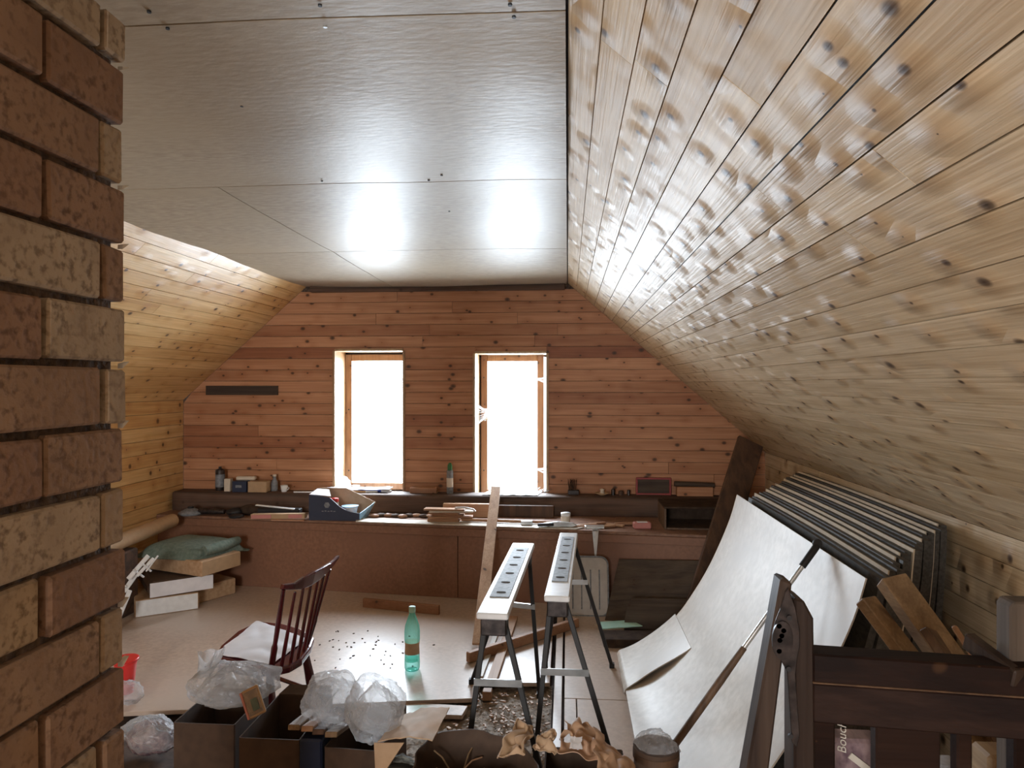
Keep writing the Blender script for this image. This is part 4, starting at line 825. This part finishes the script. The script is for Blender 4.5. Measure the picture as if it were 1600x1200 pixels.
MB().beam(P(1512, 1000, R1 + .1), P(1592, 1062, R1 + .0), .02, .03).build('corner_brace', 'post', t, bevel=.003)

# timbers behind the railing
def timber(lab, ptop, Yt, sl, Yb_, w_, h_, mt, up):
    a_ = P(*ptop, Yt); px = ptop[0] + sl * (600 + 1650 / Yb_ - ptop[1]); c_ = P(px, 600 + 1650 / Yb_, Yb_); c_.z = .02
    one(MB().beam(a_, c_, w_, h_, up), 'old_timber', mt, lab, 'timber', .003)
timber('thick brown timber leaning by the stack, uppermost of the old timbers', (1392, 905), 1.95, .80, 1.0, .075, .04, 'oldlumber', (-.3, .5, 1))
timber('narrow pale edged timber leaning below the thick brown one', (1352, 937), 1.9, .86, 1.05, .055, .03, 'oldlumber', (-.3, .5, 1))
timber('thin pale lath leaning rightmost behind the railing', (1490, 978), 1.7, .72, .95, .014, .012, 'plank', (0, .5, 1))
timber('reddish brown wide board lying between the old timbers', (1452, 985), 1.82, .75, 1.05, .1, .02, 'oldwood', (0, .5, 1))
# purple wrapped bundle and silver packet, pale post
def stand(name, lab, cat, px0, px1, pyt, Y, mt, th=.05):
    x0_, x1_ = PX(px0, Y), PX(px1, Y); z1_ = P(0, pyt, Y).z; t_ = thing(name, lab, cat, ((x0_ + x1_) / 2, Y, 0))
    MB().box(((x0_ + x1_) / 2, Y + th / 2, z1_ / 2), (x1_ - x0_, th, z1_)).build('package_body', mt, t_, bevel=.006); return t_, x0_, x1_, z1_
t, x0, x1, z1 = stand('floorboard_pack', 'purple film wrapped pack standing behind the dark railing', 'package', 1300, 1378, 1105, 1.42, 'purple')
MB().box((x1 - .006, 1.4185, z1 / 2), (.008, .003, z1 * .98)).build('wrap_edge', 'pink', t, 'reddish edge stripe')
cu = bpy.data.curves.new('printed_lettering', 'FONT'); cu.body = 'Bouche'; cu.size = .024; cu.shear = .3; cu.extrude = .0004
o = bpy.data.objects.new('printed_lettering', cu); C.objects.link(o); dg = bpy.context.evaluated_depsgraph_get(); me = bpy.data.meshes.new_from_object(o.evaluated_get(dg)); bpy.data.objects.remove(o)
me.transform(Matrix.Rotation(R(-90), 4, 'Y') @ Matrix.Rotation(R(90), 4, 'X')); o = bpy.data.objects.new('printed_lettering', me); C.objects.link(o); me.materials.append(M['lime'])
tx = P(1322, 1178, 1.417); o.parent = t; o.location = (tx.x - t.location.x, 1.417 - t.location.y, tx.z)
MB().beam(P(1328, 1180, 1.417), P(1362, 1206, 1.417), .003, .012).build('printed_stripe', 'lime', t)
t, x0, x1, z1 = stand('silver_packet', 'crinkled silver film packet seen between two railing uprights', 'packet', 1470, 1508, 1138, 1.36, 'film2')
b = MB().sheet(lambda u, v: (x0 + u * (x1 - x0), 1.355 - .008 * abs(nz((u * 6, v * 12, 0), 1.5)), z1 * .5 + v * z1 * .46), 12, 24, .001); b.build('foil_wrap', 'steel', t)
t, x0, x1, z1 = stand('squared_post', 'pale squared timber standing upright behind railing near right edge', 'timber', 1545, 1592, 1120, 1.36, 'oldlumber', .06)

# ------------------------------------------------------------------ foreground boxes
ZF = -.058
def obox(lab, p00, w_, d_, h_, a_, mt, inner='card_in', flaps=(), name='cardboard_box', z=ZF):
    rot = rz(a_); o_ = Vector((p00[0], p00[1], z)); t_ = thing(name, lab, 'box', o_ + rot @ Vector((w_ / 2, d_ / 2, 0)))
    q = lambda x, y, zz: o_ + rot @ Vector((x, y, zz)); th = .004
    MB().box(q(w_ / 2, 0, h_ / 2), (w_, th, h_), rot).build('side_panel', mt, t_); MB().box(q(w_ / 2, d_, h_ / 2), (w_, th, h_), rot).build('side_panel', mt, t_)
    MB().box(q(0, d_ / 2, h_ / 2), (th, d_ - th, h_), rot).build('side_panel', mt, t_); MB().box(q(w_, d_ / 2, h_ / 2), (th, d_ - th, h_), rot).build('side_panel', mt, t_)
    MB().box(q(w_ / 2, d_ / 2, .003), (w_ - th, d_ - th, th), rot).build('base_panel', mt, t_)
    for sd_, ln, ang in flaps:
        c_, s_ = math.cos(ang) * ln, math.sin(ang) * ln
        e = {'f': [q(0, 0, h_), q(w_, 0, h_), q(w_ - .02, -c_, h_ + s_), q(.02, -c_, h_ + s_)], 'b': [q(0, d_, h_), q(w_, d_, h_), q(w_ - .02, d_ + c_, h_ + s_), q(.02, d_ + c_, h_ + s_)],
             'l': [q(0, 0, h_), q(0, d_, h_), q(-c_, d_ - .02, h_ + s_), q(-c_, .02, h_ + s_)], 'r': [q(w_, 0, h_), q(w_, d_, h_), q(w_ + c_, d_ - .02, h_ + s_), q(w_ + c_, .02, h_ + s_)]}[sd_]
        nrm = (e[1] - e[0]).cross(e[3] - e[0]).normalized() * .003; MB().prism(e, nrm).build('flap', mt, t_)
    return t_
y0 = 2.2
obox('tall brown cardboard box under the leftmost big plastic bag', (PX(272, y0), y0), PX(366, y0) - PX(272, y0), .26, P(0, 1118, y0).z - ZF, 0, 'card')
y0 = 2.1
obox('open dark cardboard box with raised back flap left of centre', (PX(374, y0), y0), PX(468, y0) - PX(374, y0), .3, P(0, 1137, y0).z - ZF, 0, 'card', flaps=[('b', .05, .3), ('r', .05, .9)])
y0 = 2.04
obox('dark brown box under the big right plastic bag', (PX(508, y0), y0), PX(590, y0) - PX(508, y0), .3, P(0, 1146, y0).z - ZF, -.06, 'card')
one(bx(Vector((PX(485, 2.04), 2.1, ZF)), .07, .12, P(0, 1136, 2.04).z - ZF), 'navy_pack', 'blue', 'dark navy block pack between the two cardboard boxes', 'package', .006)
def crinkle(c, r, seed, n=60, flat=.1, spike=.55):
    b_ = MB(); vs = []; m_ = n * 2; rg_ = random.Random(seed)
    pts = [Vector((rg_.gauss(0, 1), rg_.gauss(0, 1), rg_.gauss(0, 1))).normalized() for _ in range(46)]; hs_ = [rg_.uniform(.78, 1.12) for _ in pts]
    for i in range(n + 1):
        th = math.pi * i / n
        for j in range(m_):
            ph = 2 * math.pi * j / m_; d = Vector((math.sin(th) * math.cos(ph), math.sin(th) * math.sin(ph), math.cos(th))); d2 = (d + .25 * Vector((nz(d, 2, seed), nz(d, 2, seed + 3), nz(d, 2, seed + 6)))).normalized()
            # facets between random peaks: flat panes with sharp creases
            k = min(h_ / max(.2, d2.dot(p_)) for h_, p_ in zip(hs_, pts) if d2.dot(p_) > .15); k = min(k, 1.3)
            k += -.09 * abs(nz(d2, 5, seed)) - .05 * abs(nz(d2, 12, seed)) + .05
            q = Vector((d.x * r[0], d.y * r[1], d.z * r[2])) * k; q.z = max(q.z, -r[2] * (1 - flat)); vs.append(Vector(c) + q)
    return b_.add(vs, [(i * m_ + j, i * m_ + (j + 1) % m_, (i + 1) * m_ + (j + 1) % m_, (i + 1) * m_ + j) for i in range(n) for j in range(m_)], True)
def bag(lab, c, r, seed, mat='film', flat=.1, mouth=True):
    t_ = thing('plastic_bag', lab, 'bag', (c[0], c[1], c[2] - r[2] * (1 - flat)))
    crinkle(c, r, seed, flat=flat).build('bag_body', mat, t_)
    crinkle(Vector(c) + Vector((.006, 0, -.004)), [x_ * .8 for x_ in r], seed + 1, 40, flat=flat).build('inner_folds', mat, t_)
    if mouth:
        c_ = Vector(c) + Vector((-r[0] * .6, 0, r[2] * .45))
        b_ = MB().sheet(lambda u, v: c_ + Vector(((v - .3) * .03 + .04 * math.cos(6.28 * u) * (.5 + v * .5) * (1 + .5 * nz((u * 7, v, seed), 1)), .04 * math.sin(6.28 * u) * (.4 + v * .6), v * r[2] * .8 * (1 + .5 * nz((u * 6, 0, seed), 1)))), 40, 8, .0008); b_.build('bag_mouth', mat, t_)
    return t_
c = P(362, 1095, 2.31); c.z = .46; bag('large clear crumpled bag on the tall box at left', c, (.15, .13, .1), 3, 'film2', .97)
c = P(518, 1092, 2.16); bag('smooth milky plastic bag draped over the centre boxes', c, (.1, .09, .085), 14, 'film2', mouth=False)
c = P(586, 1108, 2.1); bag('big round crumpled clear bag on the brown box', c, (.095, .09, .088), 8, 'film2', mouth=False)
c = Vector((PX(236, 2.82), 2.82, ZF + .085)); bag('clear plastic bag full of dark rags on floor beside chimney', c, (.115, .08, .075), 22, mouth=False)
one(blob(c + Vector((0, .0, -.01)), (.085, .055, .058), 27, .3, 18, flat=.1), 'rag_bundle', 'purple', 'dark reddish rags inside the clear bag by chimney', 'rags')
t = thing('picture_card', 'tilted pale printed packet sticking up between box and bag', 'packet', P(394, 1130, 2.16)); rot = Matrix.Rotation(R(-28), 3, 'Y') @ Matrix.Rotation(R(-15), 3, 'X')
pc = P(396, 1097, 2.14); MB().box(pc, (.062, .01, .088), rot).build('packet_body', 'tan', t, bevel=.003); MB().box(pc + rot @ Vector((.003, -.0065, 0)), (.048, .003, .072), rot).build('packet_print', 'film2', t); MB().box(pc + rot @ Vector((-.028, -.0065, 0)), (.007, .003, .084), rot).build('red_edge', 'pink', t)
MB().box(pc + rot @ Vector((.008, -.009, -.008)), (.022, .002, .036), rot).build('printed_picture', 'teal_cloth', t)
for k, (pa, pb, mt) in enumerate([((459, 1137), (490, 1112), 'oldlumber'), ((480, 1139), (505, 1120), 'plankx'), ((497, 1144), (520, 1124), 'oldwood'), ((517, 1148), (540, 1132), 'oldlumber')]):
    a_, c_ = P(*pa, 2.04), P(*pb, 2.22); one(MB().beam(a_, c_, .036, .016), 'wood_stick', mt, ['leftmost flat wood offcut sticking out between boxes', 'pale offcut second from left beneath the milky bag', 'dark offcut third from left beneath the milky bag', 'rightmost flat offcut beneath the milky bag'][k], 'offcut', .002)
# tan cardboard flap sheet
def flap(u, v): a_ = P(590, 1158, 1.96).lerp(P(676, 1158, 1.95), u); b__ = P(628, 1118, 2.24).lerp(P(702, 1106, 2.15), u); q = a_.lerp(b__, v); return q + Vector((0, 0, .012 * math.sin(u * 3) + .006 * nz((u * 3, v * 3, 1), 2)))
one(MB().sheet(flap, 12, 8, .003), 'cardboard_flap', 'card_in', 'pale tan cardboard piece bridging the middle boxes', 'cardboard')
one(MB().sheet(lambda u, v: P(585, 1160, 1.98).lerp(P(588, 1215, 1.98), v).lerp(P(632, 1160, 1.96).lerp(P(596, 1215, 1.96), v), u), 6, 6, .003), 'cardboard_flap', 'card_in', 'small folded tan cardboard piece hanging above the firewood', 'cardboard')
# firewood
t = thing('firewood_log', 'grey split firewood log on end between boxes at bottom', 'log', (PX(618, 2.02), 2.02, ZF)); zl = P(0, 1164, 2.04).z
def logf(u, v):
    a_ = u * 2 * math.pi; r_ = .07 * (1 + .22 * nz((math.cos(a_) * 1.3, math.sin(a_) * 1.3, 0), 1.5)) + .004 * math.sin(a_ * 17); return (PX(620, 2.02) + r_ * .9 * math.cos(a_), 2.03 + r_ * .7 * math.sin(a_), ZF + (zl - ZF) * v - .02 * v * abs(math.cos(a_)))
MB().sheet(logf, 48, 10, -.01).build('bark', 'fire', t); MB().lathe([(.0, 0), (.05, .0), (.05, .01), (0, .012)], (PX(620, 2.02), 2.03, zl - .03), 20, sq=.8).build('cut_end', 'fire', t)
MB().lathe([(.045, 0), (.045, zl - ZF - .04)], (PX(620, 2.02), 2.03, ZF), 16, sq=.8).build('heartwood', 'fire', t)
# large round sack/box with dark contents
cx, cy, rx, ry, zr = PX(745, 1.95), 1.94, .168, .165, P(0, 1113, 2.1).z
t = thing('waste_sack', 'large open brown paper sack of dark waste at bottom centre', 'sack', (cx, cy, ZF))
def sack(u, v):
    a_ = u * 2 * math.pi; k = 1 + .05 * nz((math.cos(a_) * 2, math.sin(a_) * 2, v * 2), 1.5, 3); e = (abs(math.cos(a_)) ** 3 + abs(math.sin(a_)) ** 3) ** (-1 / 3)
    return (cx + rx * e * k * math.cos(a_) * (.9 + .1 * v), cy + ry * e * k * math.sin(a_) * (.9 + .1 * v), ZF + (zr - ZF) * v * (1 - .1 * max(0, math.cos(a_)) * v) + .006 * nz((a_ * 3, 0, 0), 1))
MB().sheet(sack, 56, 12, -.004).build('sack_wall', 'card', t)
MB().sheet(lambda u, v: (cx + rx * .86 * (2 * v - 1) * .98, cy + ry * .86 * (2 * u - 1), zr - .12 + .03 * nz((u * 6, v * 6, 0), 1.3)), 20, 20, .01).build('waste_fill', 'card_dark', t, kind='stuff')
rg = random.Random(8)
for k in range(14):
    x, y = cx + rg.uniform(-.1, .1), cy + rg.uniform(-.1, .1); a_ = rg.uniform(0, 6.3); L_ = rg.uniform(.04, .09)
    p0 = Vector((x, y, zr - .085)); p1 = p0 + Vector((math.cos(a_) * L_, math.sin(a_) * L_, rg.uniform(.01, .06))); MB().tube([p0, (p0 + p1) / 2 + Vector((0, 0, .01)), p1], .0025, 6).build('twig', 'oldlumber' if k % 3 else 'plank', t)
# torn paper and kraft paper
def crump(name, lab, pts, mt, amp, seed, mask=None, n=26, th=.0015):
    def fn(u, v): q = pts[0].lerp(pts[1], u).lerp(pts[3].lerp(pts[2], u), v); return q + Vector((amp * nz((u * 2, v * 2, seed), 1.7) , amp * nz((u * 2, v * 2, seed + 5), 1.9), amp * 1.4 * (abs(nz((u * 2.2, v * 2.2, seed + 9), 1.6)))))
    return one(MB().sheet(fn, n, n, th, mask=mask), name, mt, lab, 'paper')
crump('torn_paper', 'curled torn tan paper flap at right rim of sack', [P(780, 1190, 1.82), P(822, 1178, 1.82), P(835, 1140, 2.0), P(805, 1130, 2.02)], 'card_in', .03, 4)
crump('torn_paper', 'small pointed tan paper scrap right of the sack', [P(828, 1174, 1.92), P(870, 1178, 1.92), P(868, 1140, 2.0), P(842, 1154, 2.0)], 'card_in', .02, 12)
crump('kraft_paper', 'crumpled kraft paper with torn hole left of round container', [P(872, 1180, 1.85), P(960, 1200, 1.85), P(925, 1136, 2.02), P(886, 1132, 2.02)], 'kraft', .03, 7, mask=lambda u, v: (u - .22) ** 2 + (v - .42) ** 2 * .8 > .012)
crump('kraft_paper', 'long fold of brown kraft paper beside round container', [P(935, 1212, 1.78), P(1000, 1222, 1.78), P(985, 1192, 1.95), P(925, 1136, 2.0)], 'kraft', .02, 17)
crump('torn_paper', 'small white ragged paper scrap seen under the kraft paper', [P(890, 1170, 1.86), P(910, 1172, 1.86), P(910, 1152, 1.9), P(892, 1152, 1.9)], 'paper', .006, 3, n=8)
obox('dark open box beneath the crumpled kraft paper', (PX(850, 1.82), 1.8), PX(980, 1.82) - PX(850, 1.82), .2, P(0, 1185, 1.82).z - ZF, 0, 'card_dark', name='dark_box')
# round container with plastic
Yj = 1.98; p = Vector((PX(1025, Yj), Yj, -.02 if False else 0)); zj = P(0, 1124, Yj).z; rj = .061
t = thing('round_container', 'tall round brown container covered with crumpled plastic at bottom right', 'container', p)
MB().lathe([(rj * .92, 0), (rj, .01), (rj, zj - .03), (rj * 1.03, zj - .025), (rj * 1.03, zj)], p, 32).build('container_body', 'card', t); MB().lathe([(rj * 1.05, zj - .03), (rj * 1.05, zj - .012)], p, 32).build('rim_band', 'oldwood', t)
crinkle(Vector((p.x, p.y, zj - .005)), (rj * .98, rj * .98, .045), 41, 40, flat=.75).build('plastic_cover', 'film2', t)

# ------------------------------------------------------------------ brick chimney
CX, CYF, TOP = -.742, 1.128, 2.11; BX = .38
t = thing('brick_chimney', 'tall bare brick chimney stack filling the left edge', 'chimney', (CX - BX / 2, .7, 0))
MB().box((CX - BX / 2 - .002, (CYF + .15) / 2 - .001, TOP / 2 - .003), (BX - .028, CYF - .15 - .024, TOP)).build('mortar_core', 'mortar', t)
rg = random.Random(15); z = TOP + .02; r_ = 0
jy = CYF - 0.0
while z > .01:
    z0, z1 = max(0, z - .1), min(z, TOP); odd = r_ % 2
    # course joints on the side face, measured from the far corner
    cuts = [0, .057 if odd == 0 else .18]
    while cuts[-1] < CYF - .15: cuts.append(cuts[-1] + .25)
    for i in range(len(cuts) - 1):
        y1, y0_ = CYF - cuts[i], CYF - cuts[i + 1]; y0_ = max(.15, y0_)
        if y1 - y0_ < .02: continue
        j = rg.uniform(-.004, .004); a_, b__, c_, d_ = y0_ + .006, y1 - (.006 if i else 0), z0 + .006, z1 - .006
        e = lambda: rg.uniform(-.0025, .0025)
        MB().hexa([(CX - .115, a_ + e(), c_ + e()), (CX + j, a_ + e(), c_ + e()), (CX + j, b__ + e() * .5, c_ + e()), (CX - .115, b__ + e() * .5, c_ + e()),
                   (CX - .115, a_ + e(), d_ + e()), (CX + j, a_ + e(), d_ + e()), (CX + j, b__ + e() * .5, d_ + e()), (CX - .115, b__ + e() * .5, d_ + e())]).build('brick', 'brick', t, bevel=.004)
    MB().box((CX - .25, CYF - .06, (z0 + z1) / 2), (.245, .12, z1 - z0 - .012)).build('brick', 'brick', t, bevel=.004)
    if r_ in (0, 2, 3, 5, 9) or r_ % 4 == 2:
        MB().prism([(CX - .01, CYF - .004, z0 - .004), (CX - .01, CYF + .014, z0 + .008), (CX - .012, CYF + .0, z0 + .004)], (.009, 0, 0)).build('mortar_squeeze', 'lime', t)
    z -= .1; r_ += 1
